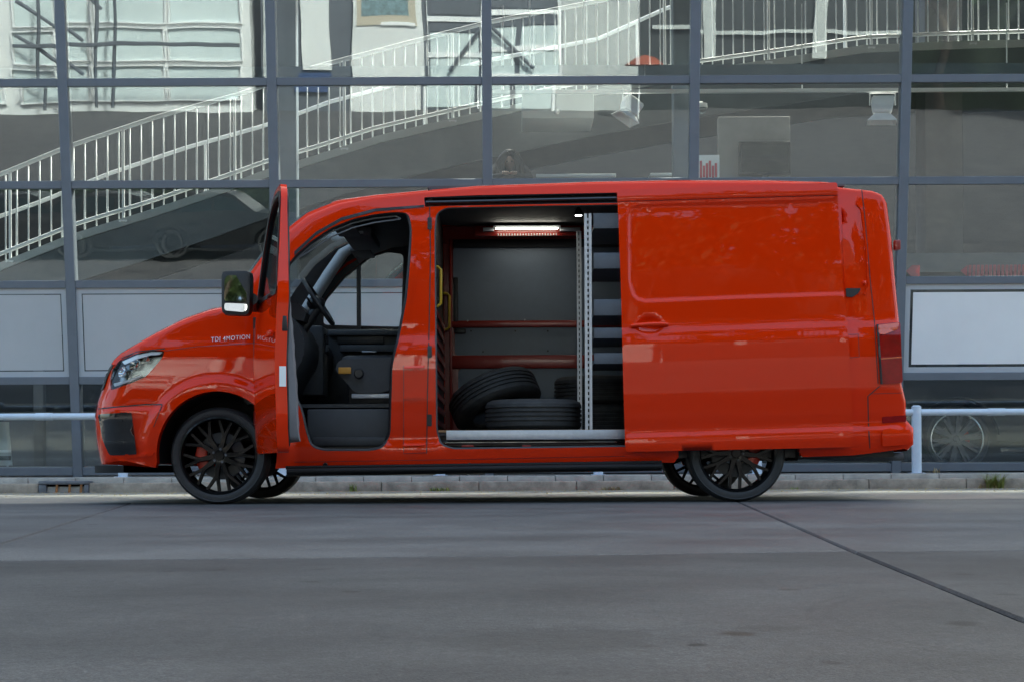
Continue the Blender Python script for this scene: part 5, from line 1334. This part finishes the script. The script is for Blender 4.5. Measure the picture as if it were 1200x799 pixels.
# far wall: red frame, slate panels
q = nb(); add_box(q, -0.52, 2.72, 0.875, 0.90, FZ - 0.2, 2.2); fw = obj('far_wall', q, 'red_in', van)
YP = 0.855
def wpanel(x0, y0, x1, y1, m='panel'):
    a, b = P(x0, y0, YP), P(x1, y1, YP); q = nb()
    pl = rounded([(a.x * 100, a.z * 100), (b.x * 100, a.z * 100), (b.x * 100, b.z * 100), (a.x * 100, b.z * 100)], 3.5)
    add_prism(q, [(x / 100, YP, z / 100) for x, z in pl], (0, 0.018, 0)); return obj('wall_panel', q, m, fw, 40)
wpanel(531, 290, 860, 375); wpanel(533, 384, 860, 415); wpanel(537, 432, 860, 500)
for (y0, y1) in ((376, 382.5), (416, 430)):
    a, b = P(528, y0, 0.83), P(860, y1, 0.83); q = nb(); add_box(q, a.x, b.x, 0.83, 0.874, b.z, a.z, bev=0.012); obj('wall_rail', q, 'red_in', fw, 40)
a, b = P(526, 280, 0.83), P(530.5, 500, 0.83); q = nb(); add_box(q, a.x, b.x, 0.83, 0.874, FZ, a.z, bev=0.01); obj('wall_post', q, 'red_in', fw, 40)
boxp('dark_filler', (531, 325), (537, 378), 0.83, 0.854, 'black', fw); boxp('dark_filler', (532, 385), (546, 391), 0.82, 0.852, 'black', fw)
for (px, py) in ((548, 376), (615, 375), (552, 388), (604, 388), (566, 412), (642, 388), (642, 411)):
    q = nb(); add_ico(q, P(px, py, 0.825 if py < 380 else 0.853), 0.008, 1); obj('fixing', q, 'alu' if py < 380 else 'black', fw)
boxp('header_panel', (531, 281), (860, 289), 0.84, 0.874, 'black', fw, 0.004)
# ceiling, lamp bar
q = nb(); add_box(q, -0.56, 2.40, -0.80, 0.80, 2.225, 2.24); obj('ceiling_lining', q, 'liner', van)
for s in (-1, 1):
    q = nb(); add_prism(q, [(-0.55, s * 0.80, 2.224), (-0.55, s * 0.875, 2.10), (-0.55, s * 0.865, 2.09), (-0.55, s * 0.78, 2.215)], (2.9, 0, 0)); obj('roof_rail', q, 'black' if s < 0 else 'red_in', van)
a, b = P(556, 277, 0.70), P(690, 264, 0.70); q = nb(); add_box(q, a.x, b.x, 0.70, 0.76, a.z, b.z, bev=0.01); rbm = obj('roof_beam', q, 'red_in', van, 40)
a, b = P(581, 268.4, 0.60), P(654, 267.0, 0.60); q = nb(); add_box(q, a.x, b.x, 0.60, 0.64, a.z, b.z, bev=0.004); lb = obj('led_strip', q, 'led', van)
q = nb(); add_box(q, a.x - 0.02, b.x + 0.02, 0.62, 0.70, b.z + 0.001, b.z + 0.02); obj('led_housing', q, 'alu', lb)
for (x0, x1) in ((566, 579), (656, 680)): boxp('lamp_bracket', (x0, 267), (x1, 271), 0.66, 0.699, 'alu', lb, 0.002)
a = P(584, 274.5, 0.68); n_ = 22; b = P(652, 274.5, 0.68)
for i in range(n_):
    q = nb(); x_ = a.x + (b.x - a.x) * i / (n_ - 1); add_box(q, x_ - 0.004, x_ + 0.004, 0.692, 0.699, a.z - 0.012, a.z + 0.006); obj('diode_clip', q, 'pale_wall', lb)
c_ = P(678, 253, -0.1); q = nb(); add_lathe(q, [(.001, 0.0), (.022, 0.0), (.024, 0.008), (.001, 0.009)], Matrix.Translation(c_), 16, False); obj('led_spotlight', q, 'spot', van)
q = nb(); add_lathe(q, [(.026, 0.009), (.034, 0.0), (.036, 0.02), (.001, 2.224 - c_.z)], Matrix.Translation(c_), 16, False); obj('led_spotlight_ring', q, 'black', van, 40)

# shelving rack behind the sliding door
rk = thing('shelving_rack', 'aluminium shelving rack with grey trays inside the van behind the sliding door', 'rack', (1.2, -0.6, FZ))
def upright(px, y_top, y_bot, wpx, yy, holes=True, zb=None):
    a, b = P(px - wpx / 2, y_top, yy), P(px + wpx / 2, y_bot, yy); z0 = zb if zb is not None else FZ
    q = nb(); add_box(q, a.x, a.x + (b.x - a.x) * 0.38, yy, yy + 0.045, z0, a.z); add_box(q, a.x + (b.x - a.x) * 0.62, b.x, yy, yy + 0.045, z0, a.z)
    add_box(q, a.x + (b.x - a.x) * 0.38, a.x + (b.x - a.x) * 0.62, yy + 0.042, yy + 0.045, z0, a.z)
    o = obj('upright', q, 'alu', rk)
    q = nb(); add_box(q, a.x + (b.x - a.x) * 0.381, a.x + (b.x - a.x) * 0.619, yy + 0.030, yy + 0.041, z0, a.z); obj('slotted_core', q, 'hole', o)
    q = nb(); z = z0 + 0.03
    while z < a.z - 0.03: add_box(q, a.x + (b.x - a.x) * 0.382, a.x + (b.x - a.x) * 0.618, yy + 0.004, yy + 0.029, z, z + 0.016); z += 0.040
    obj('hole_web', q, 'alu', o)
upright(689.5, 250.5, 500, 9.5, -0.88); upright(679, 271, 500, 6.5, -0.12); upright(930, 251, 500, 9.5, -0.88); upright(917, 271, 500, 6.5, -0.12)
x0_, x1_ = P(695.5, 300, -0.86).x, P(925, 300, -0.86).x
for (y0, y1) in ((250, 268), (296.5, 315), (351, 370), (384.5, 396.5), (413.5, 426)):
    a, b = P(700, y0, -0.86), P(700, y1, -0.86)
    q = nb(); add_box(q, x0_, x1_, -0.86, -0.845, b.z, a.z, bev=0.003); add_box(q, x0_, x1_, -0.844, -0.14, b.z, b.z + 0.012); add_box(q, x0_, x1_, -0.139, -0.125, b.z, a.z)
    tr_ = obj('tray', q, 'shelf', rk, 40)
    for k in range(1, 4):
        q = nb(); xx = x0_ + (x1_ - x0_) * k / 4; add_box(q, xx - 0.004, xx + 0.004, -0.844, -0.14, b.z + 0.013, a.z - 0.01); obj('divider', q, 'shelf', tr_)

# loose tyres in the bay
def loose_tyre(mtx, label, first=[None]):
    if first[0] is None:
        R_, r_, h = 0.352, 0.215, 0.108
        prof = [(r_, -h + .02), (r_ + .008, -h), (r_ + .05, -h - .004), (R_ - .05, -h - .003), (R_ - .02, -h + .01), (R_ - .004, -h + .03)]
        for k in range(4):
            c = -h + .03 + (2 * h - .06) * (k + 1) / 5
            prof += [(R_, c - .007), (R_ - .011, c - .005), (R_ - .011, c + .005), (R_, c + .007)]
        prof += [(R_ - .004, h - .03), (R_ - .02, h - .01), (R_ - .05, h + .003), (r_ + .05, h + .004), (r_ + .008, h), (r_, h - .02), (r_ + .012, h - .03), (R_ - .03, h - .03), (R_ - .02, 0), (R_ - .03, -h + .03), (r_ + .012, -h + .03)]
        q = nb(); add_lathe(q, prof, Matrix.Identity(4), 96, True)
        o = obj('tyre', q, 'rubber2', None, 28); first[0] = o
    else:
        o = first[0].copy(); COL.objects.link(o)
    o.matrix_world = mtx; o['kind'] = 'thing'
    del o['kind']
    return tag(o, label, 'tyre', 'loose tyres in the cargo bay')
c1 = P(625, 485, -0.52); z1 = FZ + 0.113
loose_tyre(Matrix.Translation((c1.x, -0.53, z1)), 'black tyre lying flat in front on the cargo floor')
loose_tyre(Matrix.Translation((P(700, 450, 0.36).x, 0.44, z1)), 'black tyre lying at the bottom of the stack of two at the back')
loose_tyre(Matrix.Translation((P(702, 450, 0.36).x, 0.45, z1 + 0.225)), 'black tyre on top of the stack of two, behind the silver upright')
ct = P(580, 468, -0.08)
loose_tyre(Matrix.Translation((ct.x, 0.02, ct.z)) @ Matrix.Rotation(radians(-22), 4, 'Y') @ Matrix.Rotation(radians(-20), 4, 'X') , 'black tyre tilted against the flat tyre, leaning up to the right')

# ------------------------------------------------------------------ dark car inside the showroom
suv = thing('parked_suv', 'dark graphite car with silver ringed wheels parked inside the glass at the right', 'car', (P(1120, 520, 5.6).x + 1.4, 6.4, 0.15))
cw = P(1121, 516, 5.55); SX = cw.x; RS = 0.385; zc = 0.15 + RS
YS, YSF = 5.50, 7.36
def suv_side(): return [(-1.02, .42), (-1.0, .70), (-.94, .95), (-.80, 1.08), (-.2, 1.16), (.45, 1.24), (.95, 1.66), (1.2, 1.76), (2.3, 1.78), (3.1, 1.66), (3.65, 1.28), (3.78, 1.0), (3.78, .6), (3.7, .42)]
top_ = suv_side()
arch = lambda xc: [(xc + 0.45 * cos(a), RS + 0.45 * sin(a)) for a in np.linspace(0, pi, 17)]
poly = top_ + [(2.85 + .46, .36)] + arch(2.85) + [(2.38, .36), (0.46, .36)] + arch(0.0) + [(-.46, .36)]
q = nb()
pts = resample(poly, 0.12)
V, Tn, loops = tri2d([(x * 100, z * 100) for x, z in pts], [], 14.0)
def suvy(x, z): return 0.10 * max(0, (z - 1.0) / 0.75) ** 1.2 + 0.05 * max(0, (0.55 - z) / 0.3) ** 2 + 0.22 * max(0, (-x - 0.55) / 0.47) ** 2.2 + 0.2 * max(0, (x - 3.3) / 0.5) ** 2.2 - 0.035 * math.exp(-((max(0.44, math.hypot(x, z - RS)) - .44) / .09) ** 2) - 0.035 * math.exp(-((max(0.44, math.hypot(x - 2.85, z - RS)) - .44) / .09) ** 2) + 0.02 * math.exp(-((z - 0.82) / 0.05) ** 2)
for s in (0, 1):
    A = [q.verts.new((SX + x / 100, (YS + 0.03 + suvy(x / 100, z / 100)) if s == 0 else (YSF - suvy(x / 100, z / 100)), 0.15 + z / 100)) for x, z in V]
    for t in Tn: q.faces.new([A[i] for i in t])
    if s == 0: A0 = [A[i] for i in loops[0]]
    else:
        A1 = [A[i] for i in loops[0]]
for i in range(len(A0)):
    q.faces.new((A0[i], A0[(i + 1) % len(A0)], A1[(i + 1) % len(A0)], A1[i]))
sb = obj('body', q, 'suv', suv, 35)
for s, yy in ((-1, YS - 0.004), (1, YSF + 0.004)):
    for win in ([(.62, 1.26), (1.0, 1.60), (1.55, 1.68), (1.55, 1.26)], [(1.62, 1.26), (1.62, 1.68), (2.4, 1.68), (2.5, 1.26)], [(2.58, 1.26), (2.48, 1.67), (3.0, 1.58), (3.4, 1.30)]):
        q = nb(); A = [q.verts.new((SX + x, (YS + 0.03 + suvy(x, z) - 0.006) if s < 0 else (YSF - suvy(x, z) + 0.006), 0.15 + z)) for x, z in win]
        Bv = [q.verts.new(v.co + Vector((0, 0.02 * -s, 0))) for v in A]; q.faces.new(A); q.faces.new(Bv[::-1])
        for i in range(4): q.faces.new((A[i], Bv[i], Bv[(i + 1) % 4], A[(i + 1) % 4]))
        obj('window', q, 'screen', suv)
for xc in (0.0, 2.85):
    q = nb(); add_tube(q, [(SX + xc + 0.475 * cos(a), YS - 0.012, 0.15 + RS + 0.475 * sin(a)) for a in np.linspace(0.1, pi - 0.1, 20)], 0.014, 8); obj('arch_trim', q, 'suv', suv, 60)
    for s, yy in ((-1, YS + 0.15), (1, YSF - 0.15)):
        wheel(suv, SX + xc, yy, s, z=zc, R=RS, rr=0.30, width=0.26, rim_m='silver', cal_side=-1, nsp=10, spoke_m='grey_alloy', spin=radians(9))
    q = nb(); add_box(q, SX + xc - .40, SX + xc + .40, YS + .32, YSF - .32, .3, 1.0); obj('wheel_housing', q, 'black', suv)
q = nb(); add_box(q, SX + .5, SX + 2.36, YS + .01, YS + .05, .36, .43, bev=0.008); obj('sill_trim', q, 'gloss', suv, 40)

# ------------------------------------------------------------------ person at a desk above the roof line
def person(x, y, zf, label):
    root = thing('person', label, 'person', (x, y, zf))
    J_ = dict(pel=(0, .50, .52), bel=(0, .46, .68), che=(0, .34, .86), nec=(0, .22, .955), hea=(0, .14, 1.0),
              shl=(-.17, .32, .90), ell=(-.24, .10, .74), wrl=(-.10, -.10, .735), hnl=(-.05, -.17, .745),
              shr=(.17, .32, .90), elr=(.24, .10, .74), wrr=(.10, -.10, .735), hnr=(.05, -.17, .745),
              hil=(-.10, .48, .50), knl=(-.12, .04, .50), anl=(-.12, .06, .08), tol=(-.12, -.10, .04),
              hir=(.10, .48, .50), knr=(.12, .04, .50), anr=(.12, .06, .08), tor=(.12, -.10, .04))
    E_ = [('pel', 'bel'), ('bel', 'che'), ('che', 'nec'), ('che', 'shl'), ('shl', 'ell'), ('ell', 'wrl'), ('wrl', 'hnl'), ('che', 'shr'), ('shr', 'elr'), ('elr', 'wrr'), ('wrr', 'hnr'),
          ('pel', 'hil'), ('hil', 'knl'), ('knl', 'anl'), ('anl', 'tol'), ('pel', 'hir'), ('hir', 'knr'), ('knr', 'anr'), ('anr', 'tor')]
    Rr = dict(pel=.14, bel=.125, che=.14, nec=.055, shl=.07, ell=.048, wrl=.036, hnl=.03, hil=.09, knl=.062, anl=.045, tol=.035)
    names = [k for k in J_ if k != 'hea']; ix = {k: i for i, k in enumerate(names)}
    me = bpy.data.meshes.new('body'); me.from_pydata([Vector(J_[k]) + Vector((x, y, zf)) for k in names], [(ix[a], ix[b]) for a, b in E_], [])
    me.materials.append(M['cloth'])
    o = bpy.data.objects.new('body', me); COL.objects.link(o); setp(o, root)
    md = o.modifiers.new('skin', 'SKIN'); md.use_smooth_shade = True
    for k in names:
        r_ = Rr.get(k, Rr.get(k[:-1] + 'l', .06)); me.skin_vertices[0].data[ix[k]].radius = (r_, r_)
    me.skin_vertices[0].data[ix['pel']].use_root = True
    o.modifiers.new('sub', 'SUBSURF').levels = 1
    hc = Vector(J_['hea']) + Vector((x, y, zf)) + Vector((0, -.01, -.045))
    q = nb(); bmesh.ops.create_uvsphere(q, u_segments=20, v_segments=14, radius=1.0)
    for v in q.verts:
        p = v.co.copy(); k = 1 - 0.25 * max(0, -p.z)
        v.co = Vector((p.x * .073 * k, p.y * .092 * (1 - .1 * max(0, -p.z)), p.z * .115))
        if p.y < -0.8 and abs(p.x) < .3 and -0.5 < p.z < 0.1: v.co.y -= .018
    tilt = Matrix.Translation(hc) @ Matrix.Rotation(radians(24), 4, 'X')
    q.transform(tilt); hd = obj('head', q, 'skin', root, 60)
    for s in (-1, 1):
        q = nb(); add_ico(q, tilt @ Vector((s * .028, -.083, .015)), .011, 1); obj('eye', q, 'hair', hd, 60)
        q = nb(); add_ico(q, tilt @ Vector((s * .073, .0, .0)), .022, 1, (.4, .8, 1.2)); obj('ear', q, 'skin', hd, 60)
    q = nb(); add_ico(q, tilt @ Vector((0, -.080, -.055)), .02, 1, (1.2, .4, .35)); obj('mouth', q, 'redsign', hd, 60)
    q = nb()
    for i in range(46):            # long loose hair in thick locks, parted over the bent head
        side = -1 if i % 2 else 1; t_ = random.random()
        p0 = tilt @ Vector((side * random.uniform(.0, .05), random.uniform(-.06, .07), .115 - .02 * t_))
        w_ = random.uniform(.085, .15); yb_ = random.uniform(-.10, .08)
        p1 = tilt @ Vector((side * w_ * .62, yb_ * .8, .07)); p2 = hc + Vector((side * w_, yb_ - .03, -.05)); p3 = hc + Vector((side * (w_ + random.uniform(-.03, .02)), yb_ - .05, -random.uniform(.13, .24)))
        add_tube(q, [p0, p1, p2, p3], [.022, .03, .028, .008], 7)
    add_ico(q, tilt @ Vector((0, .022, .03)), .108, 3, (.88, .95, 1.0))
    obj('hair', q, 'hair', hd, 60)
    for s, hk in ((-1, 'hnl'), (1, 'hnr')):
        h = Vector(J_[hk]) + Vector((x, y, zf)); q = nb()
        add_ico(q, h, .042, 2, (.9, 1.1, .35))
        for i in range(4):
            bx = (i - 1.5) * .019; ln = (.062, .072, .068, .052)[i]
            add_tube(q, [h + Vector((bx, -.035, 0)), h + Vector((bx * 1.1, -.035 - ln * .55, .008)), h + Vector((bx * 1.1, -.035 - ln, -.008))], [.009, .0085, .006], 6)
        add_tube(q, [h + Vector((-s * .03, .0, 0)), h + Vector((-s * .055, -.03, 0)), h + Vector((-s * .055, -.055, -.004))], [.011, .009, .007], 6)
        obj('hand', q, 'skin', root, 60)
    return root
pxh = P(597, 190, 5.95)
person(pxh.x, 5.80, pxh.z - 0.95, 'person with long dark hair bent over behind the glass above the van roof')
# the desk and stool of that person
zp = pxh.z - 0.95
t = thing('stool', 'dark stool under the person behind the glass', 'stool', (pxh.x, 6.3, zp))
q = nb(); add_lathe(q, [(.001, .37), (.17, .37), (.18, .355), (.17, .33), (.001, .33)], Matrix.Translation((pxh.x, 6.3, zp)), 24, False); obj('seat', q, 'black', t, 40)
q = nb(); add_tube(q, [(pxh.x, 6.3, MZ), (pxh.x, 6.3, zp + .33)], .03, 10); obj('stem', q, 'alu', t, 40)
q = nb(); add_lathe(q, [(.001, .02), (.19, .012), (.2, 0)], Matrix.Translation((pxh.x, 6.3, MZ)), 24, False); obj('foot', q, 'alu', t, 40)

# ------------------------------------------------------------------ the other side of the street, seen in the glass
YB = -55.0
zb = R(160, 131, YB).z
SL0 = -16.0; slope = zb / (SL0 - YB)
q = nb(); n = 12
ys_ = [SL0, -19, -24, -30, -38, -46, YB - 1, -90]; zs_ = [-0.02] + [(SL0 - y) * slope for y in ys_[1:-1]] + [zb]
g = [[q.verts.new((x, y, z)) for x in (-120, -60, -20, 0, 20, 60, 120)] for y, z in zip(ys_, zs_)]
for i in range(len(g) - 1):
    for k in range(6): q.faces.new((g[i][k], g[i][k + 1], g[i + 1][k + 1], g[i + 1][k]))
struct(obj('forecourt', q, 'forecourt', None, 30))
q = nb(); add_box(q, -120, 120, -17.2, SL0 - 0.6, -0.05, 0.09, bev=0.02); struct(obj('opposite_kerb', q, 'kerb'))
def Rb(px, py, y=YB): return R(px, py, y)
def facade_box(name, p0, p1, m, parent, y0=YB, d=0.3, bottom=None, top=None):
    a, b = Rb(p0[0], p0[1], y0), Rb(p1[0], p1[1], y0)
    z0 = min(a.z, b.z) if bottom is None else bottom; z1 = max(a.z, b.z) if top is None else top
    q = nb(); add_box(q, min(a.x, b.x), max(a.x, b.x), y0 - d, y0, z0, z1); return obj(name, q, m, parent)
hall = thing('white_hall', 'white hall with large paned windows across the street, mirrored in the left panes', 'building', (Rb(160, 131).x, YB - 4, zb))
facade_box('wall', (-40, 0), (297, 131), 'render_white', hall, YB - 0.31, 9, zb - 0.3, zb + 7)
a, b = Rb(-44, 0, YB - 0.2), Rb(301, 0, YB - 0.2); q = nb(); add_box(q, a.x, b.x, YB - 9.4, YB + 0.05, zb + 7.001, zb + 7.4); obj('roof', q, 'roofs', hall)
for (x0, x1) in ((22, 66), (78, 103), (111, 190), (198, 279), (-36, -2)):
    for (y0, y1) in ((-55, -16), (-9, 27), (34, 72), (79, 116)):
        wdw = facade_box('window', (x0, y0), (x1, y1), 'pane', hall, YB - 0.25, 0.05)
        f = nb(); a, b = Rb(x0, y1), Rb(x1, y0); t_ = 0.06; Y0, Y1 = YB - 0.3, YB - 0.12
        add_box(f, a.x - t_, a.x, Y0, Y1, a.z - t_, b.z + t_); add_box(f, b.x, b.x + t_, Y0, Y1, a.z - t_, b.z + t_); add_box(f, a.x, b.x, Y0, Y1, a.z - t_, a.z); add_box(f, a.x, b.x, Y0, Y1, b.z, b.z + t_)
        obj('frame', f, 'white', wdw)
# dark stair seen as diagonal bars before the hall
st = thing('outside_stair', 'dark steel outside stair before the white hall, mirrored at the left', 'stair', (Rb(60, 80).x, YB + 2, zb))
def rbar(p0, p1, y, r_, m, parent, name):
    q = nb(); add_tube(q, [Rb(*p0, y), Rb(*p1, y)], r_, 6); return obj(name, q, m, parent, 60)
for (p0, p1) in (((25, -2), (98, 48)), ((25, 38), (98, 88)), ((104, -2), (118, 12))): rbar(p0, p1, YB + 1.5, 0.10, 'mid_wall', st, 'stringer')
for px in (49, 113, 134): rbar((px, -60), (px, 126), YB + 1.6, 0.09, 'mid_wall', st, 'post')
for py in (51, 53): rbar((22, py), (278, py + 2), YB + 1.7, 0.07, 'mid_wall', st, 'beam')
# grey block with pale panels and a braced window wall
gb = thing('grey_block', 'slate grey block with pale panels and braced windows across the street, mirrored above the cab', 'building', (Rb(520, 100).x, YB - 4, zb))
facade_box('wall', (304, 0), (742, 131), 'mid_wall', gb, YB - 0.3, 9, zb - 0.3, zb + 7)
for (p0, p1, m, d) in (((350, -60), (388, 80), 'render_white', .15), ((350, 84), (388, 108), 'blue', .15), ((350, 132), (388, 146), 'blue', .15), ((410, -60), (496, 131), 'render_white', .2), ((655, -60), (741, 131), 'pale_wall', .2), ((304, -60), (318, 100), 'pale_wall', .1)):
    facade_box('facade_panel', p0, p1, m, gb, YB - 0.3 + d, d - 0.002, (zb - 0.2) if p1[1] == 131 else None)
for y0, y1 in ((-40, -8), (-1, 14), (23, 34), (36, 58), (64, 90), (95, 125)):
    for x0, x1 in ((503, 562), (570, 600), (606, 650)):
        facade_box('window', (x0, y0), (x1, y1), 'mid_wall' if y0 < 30 else 'pane', gb, YB - 0.26, 0.03)
for py in (19, 61, 93): facade_box('window_band', (500, py - 2.5), (652, py + 2.5), 'white', gb, YB - 0.2, 0.09)
for px in (500, 566, 652): facade_box('window_post', (px - 2, -60), (px + 2, 130), 'white', gb, YB - 0.18, 0.06)
rbar((568, 30), (622, 84), YB - 0.05, 0.09, 'mid_wall', gb, 'brace'); rbar((564, 30), (526, 80), YB - 0.05, 0.09, 'mid_wall', gb, 'brace')
pc = facade_box('picture_frame', (416, -30), (488, 29), 'beige', gb, YB - 0.04, 0.05); facade_box('picture', (422, -24), (480, 18), 'art', pc, YB - 0.03, 0.005)
facade_box('ledge', (448, 26), (486, 30), 'white', gb, YB + 0.0, 0.04)
# dark hall to the right with orange awning
dh = thing('dark_hall', 'dark clad hall across the street, mirrored at the upper right', 'building', (Rb(900, 100).x, YB - 4, zb))
facade_box('wall', (744, 0), (1064, 131), 'dark_wall', dh, YB - 0.3, 9, zb - 0.3, zb + 7)
for px in (834, 964): facade_box('pale_post', (px - 5, -60), (px + 5, 68), 'pale_wall', dh, YB - 0.1, 0.15)
for py in (37,): facade_box('pale_band', (760, py - 1.5), (1064, py + 1.5), 'pale_wall', dh, YB - 0.12, 0.1)
pc_ = Rb(750, 84, YB + 3)
pz = thing('parasol', 'small orange parasol before the dark hall, mirrored above the van', 'parasol', (pc_.x, YB + 3, pc_.z - 2.2))
q = nb(); add_lathe(q, [(.02, .55), (.5, .42), (.95, .12), (.97, .05), (.93, .10), (.5, .36), (.02, .48)], Matrix.Translation(pc_ + Vector((0, 0, .1))), 16, False); obj('canopy', q, 'orange', pz, 30)
q = nb(); add_tube(q, [pc_ - Vector((0, 0, 2.3)), pc_ + Vector((0, 0, .55))], .035, 8); obj('pole', q, 'white', pz, 40)

# dark bank added behind the houses to block sky in the paint reflections
q = nb(); n = 40; rows_ = []
for k, (y, h) in enumerate(((-73, 0.0), (-74, 13.0), (-80, 21.0), (-95, 28.0), (-130, 31.0))):
    rows_.append([q.verts.new((-140 + 280 * i / n, y + random.uniform(-2, 2), zb - 0.2 + h * (1 + 0.10 * sin(i * 1.7 + k) + random.uniform(-.06, .06)))) for i in range(n + 1)])
for k in range(len(rows_) - 1):
    for i in range(n): q.faces.new((rows_[k][i], rows_[k][i + 1], rows_[k + 1][i + 1], rows_[k + 1][i]))
struct(obj('sky_block_bank', q, 'sky_bank', None, 60))

# trees across the street
def tree(x, y, z, h, cr_, seed, m, label, n=7000):
    r_ = random.Random(seed)
    t = thing('tree', label, 'tree', (x, y, z), 'trees across the street')
    q = nb(); tr_ = h * 0.38
    pts = [Vector((x + r_.uniform(-.15, .15) * k, y + r_.uniform(-.15, .15) * k, z + tr_ * k / 3 - 0.1)) for k in range(4)]
    add_tube(q, pts, [.34, .28, .24, .2], 9)
    limbs = []
    for k in range(9):
        a = 2 * pi * k / 9 + r_.uniform(-.3, .3); p0 = pts[2].lerp(pts[3], r_.random()); L = cr_ * r_.uniform(.7, 1.0)
        p1 = p0 + Vector((cos(a) * L * .5, sin(a) * L * .5, h * r_.uniform(.12, .3))); p2 = p1 + Vector((cos(a) * L * .4, sin(a) * L * .4, h * r_.uniform(.05, .25)))
        add_tube(q, [p0, p1, p2], [.13, .08, .03], 6); limbs += [p1, p2]
    add_tube(q, [pts[3], pts[3] + Vector((.2, 0, h * .3)), pts[3] + Vector((0, .2, h * .55))], [.19, .1, .03], 6)
    obj('trunk', q, 'bark', t, 60)
    cl = [(p + Vector((r_.uniform(-1, 1), r_.uniform(-1, 1), r_.uniform(-.5, 1))) * .8, r_.uniform(.16, .30) * cr_) for p in limbs] + [(Vector((x + r_.uniform(-.6, .6) * cr_, y + r_.uniform(-.6, .6) * cr_, z + h * r_.uniform(.42, .95))), r_.uniform(.18, .36) * cr_) for k in range(16)]
    vs, fs = [], []
    for i in range(n):
        c, rad = cl[r_.randrange(len(cl))]
        d = Vector((r_.gauss(0, 1), r_.gauss(0, 1), r_.gauss(0, .85))).normalized() * rad * r_.random() ** .4
        p = c + d; s = r_.uniform(.22, .5)
        u = Vector((r_.gauss(0, 1), r_.gauss(0, 1), r_.gauss(0, 1))).normalized(); v = u.orthogonal().normalized()
        k = len(vs); vs += [p - u * s, p + v * s * .6, p + u * s, p - v * s * .6]; fs.append((k, k + 1, k + 2, k + 3))
    me = bpy.data.meshes.new('crown'); me.from_pydata(vs, [], fs); me.materials.append(M[m]); o = bpy.data.objects.new('crown', me); COL.objects.link(o); setp(o, t)
xr = Rb(1130, 60).x
TREES = [(0, -58, 14, 5.0, 'foliage', 'tall tree with loose crown right of the dark hall'), (9, -60, 30, 7, 'foliage2', 'dark tree beyond the right end of the dark hall'), (4.5, -52, 8, 3.6, 'foliage', 'low bushy tree beside the dark hall'),
         (19, -62, 33, 8, 'foliage', 'broad tree at the far right end of the street'), (30, -64, 34, 8.5, 'foliage2', 'last dark tree at the far right'), (-7, -68, 36, 8, 'foliage2', 'dark round tree behind the dark hall'), (-17, -66, 38, 8.5, 'foliage', 'broad tree behind the grey block'),
         (-27, -68, 38, 8.5, 'foliage2', 'dark tree between the white hall and the grey block'), (-37, -66, 37, 8.5, 'foliage', 'bright green tree behind the white hall'), (-48, -68, 38, 9, 'foliage2', 'tall dark tree at the left end of the white hall'), (-60, -66, 36, 9, 'foliage', 'spreading tree beyond the white hall')]
for k, (dx, y, h, c_, m, lab) in enumerate(TREES):
    tree(xr + dx, y, (zb if y < YB - 1 else (SL0 - y) * slope), h, c_, 40 + k, m, lab)
# dark cars parked across the street (copies of the car inside)
def copy_thing(root, loc_shift, rot, label, cat, mat_from=None, mat_to=None):
    piv = root.matrix_basis.translation
    r = root.copy(); COL.objects.link(r); r['label'] = label; r['category'] = cat
    Mx = Matrix.Translation(loc_shift) @ root.matrix_basis @ Matrix.Rotation(rot, 4, 'Z')
    r.matrix_basis = Mx
    for c in list(root.children):
        d = c.copy(); COL.objects.link(d); d.parent = r; d.matrix_parent_inverse = c.matrix_parent_inverse.copy()
        if d.name.startswith('wheel') and not d.name.startswith('wheel_h'): d.material_slots[0].link = 'OBJECT'; d.material_slots[0].material = M['rim']
        for e in list(c.children):
            f = e.copy(); COL.objects.link(f); f.parent = d
            if f.name.startswith('rim'): f.material_slots[0].link = 'OBJECT'; f.material_slots[0].material = M['rim']
    return r
h0, h1 = R(-60, 262, -24.0), R(340, 262, -24.0); zt_ = R(150, 226, -24.0).z; zb_ = (SL0 + 24.0) * slope
vs, fs = [], []
r_ = random.Random(5)
for i in range(9000):
    face = r_.random()
    x = r_.uniform(min(h0.x, h1.x), max(h0.x, h1.x)); z = zb_ + (zt_ - zb_) * r_.random(); y = -24.0 + r_.uniform(-.1, .25)
    if face < .3: z = zt_ + r_.uniform(-.15, .12) + .1 * sin(x * 2.1); y = -24.0 - r_.uniform(-.2, 1.2)
    s_ = r_.uniform(.05, .12); u = Vector((r_.gauss(0, 1), r_.gauss(0, 1), r_.gauss(0, 1))).normalized(); v = u.orthogonal().normalized(); p = Vector((x, y, z)); k = len(vs)
    vs += [p - u * s_, p + v * s_ * .6, p + u * s_, p - v * s_ * .6]; fs.append((k, k + 1, k + 2, k + 3))
hg = thing('hedge', 'dark clipped hedge across the street behind the parked cars, mirrored at the left', 'hedge', ((h0.x + h1.x) / 2, -24.6, zb_))
me = bpy.data.meshes.new('foliage'); me.from_pydata(vs, [], fs); me.materials.append(M['foliage2']); o = bpy.data.objects.new('foliage', me); COL.objects.link(o); setp(o, hg)
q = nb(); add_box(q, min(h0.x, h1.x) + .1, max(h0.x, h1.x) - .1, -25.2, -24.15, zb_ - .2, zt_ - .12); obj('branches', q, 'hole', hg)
for (px, lab) in ((40, 'dark car parked across the street before the stair, mirrored at the left'), (150, 'dark car parked across the street, second from the left in the mirror image'), (262, 'dark car parked across the street nearest to the cab in the mirror image')):
    tgt = R(px, 262, -20.0)
    copy_thing(suv, Vector((tgt.x, -20.0, (SL0 + 20.0) * slope - 0.02)) - Vector((suv.location.x, suv.location.y, 0.15)), pi, lab, 'car')['group'] = 'dark cars parked across the street'
suv['group'] = 'dark cars parked across the street'; del suv['group']
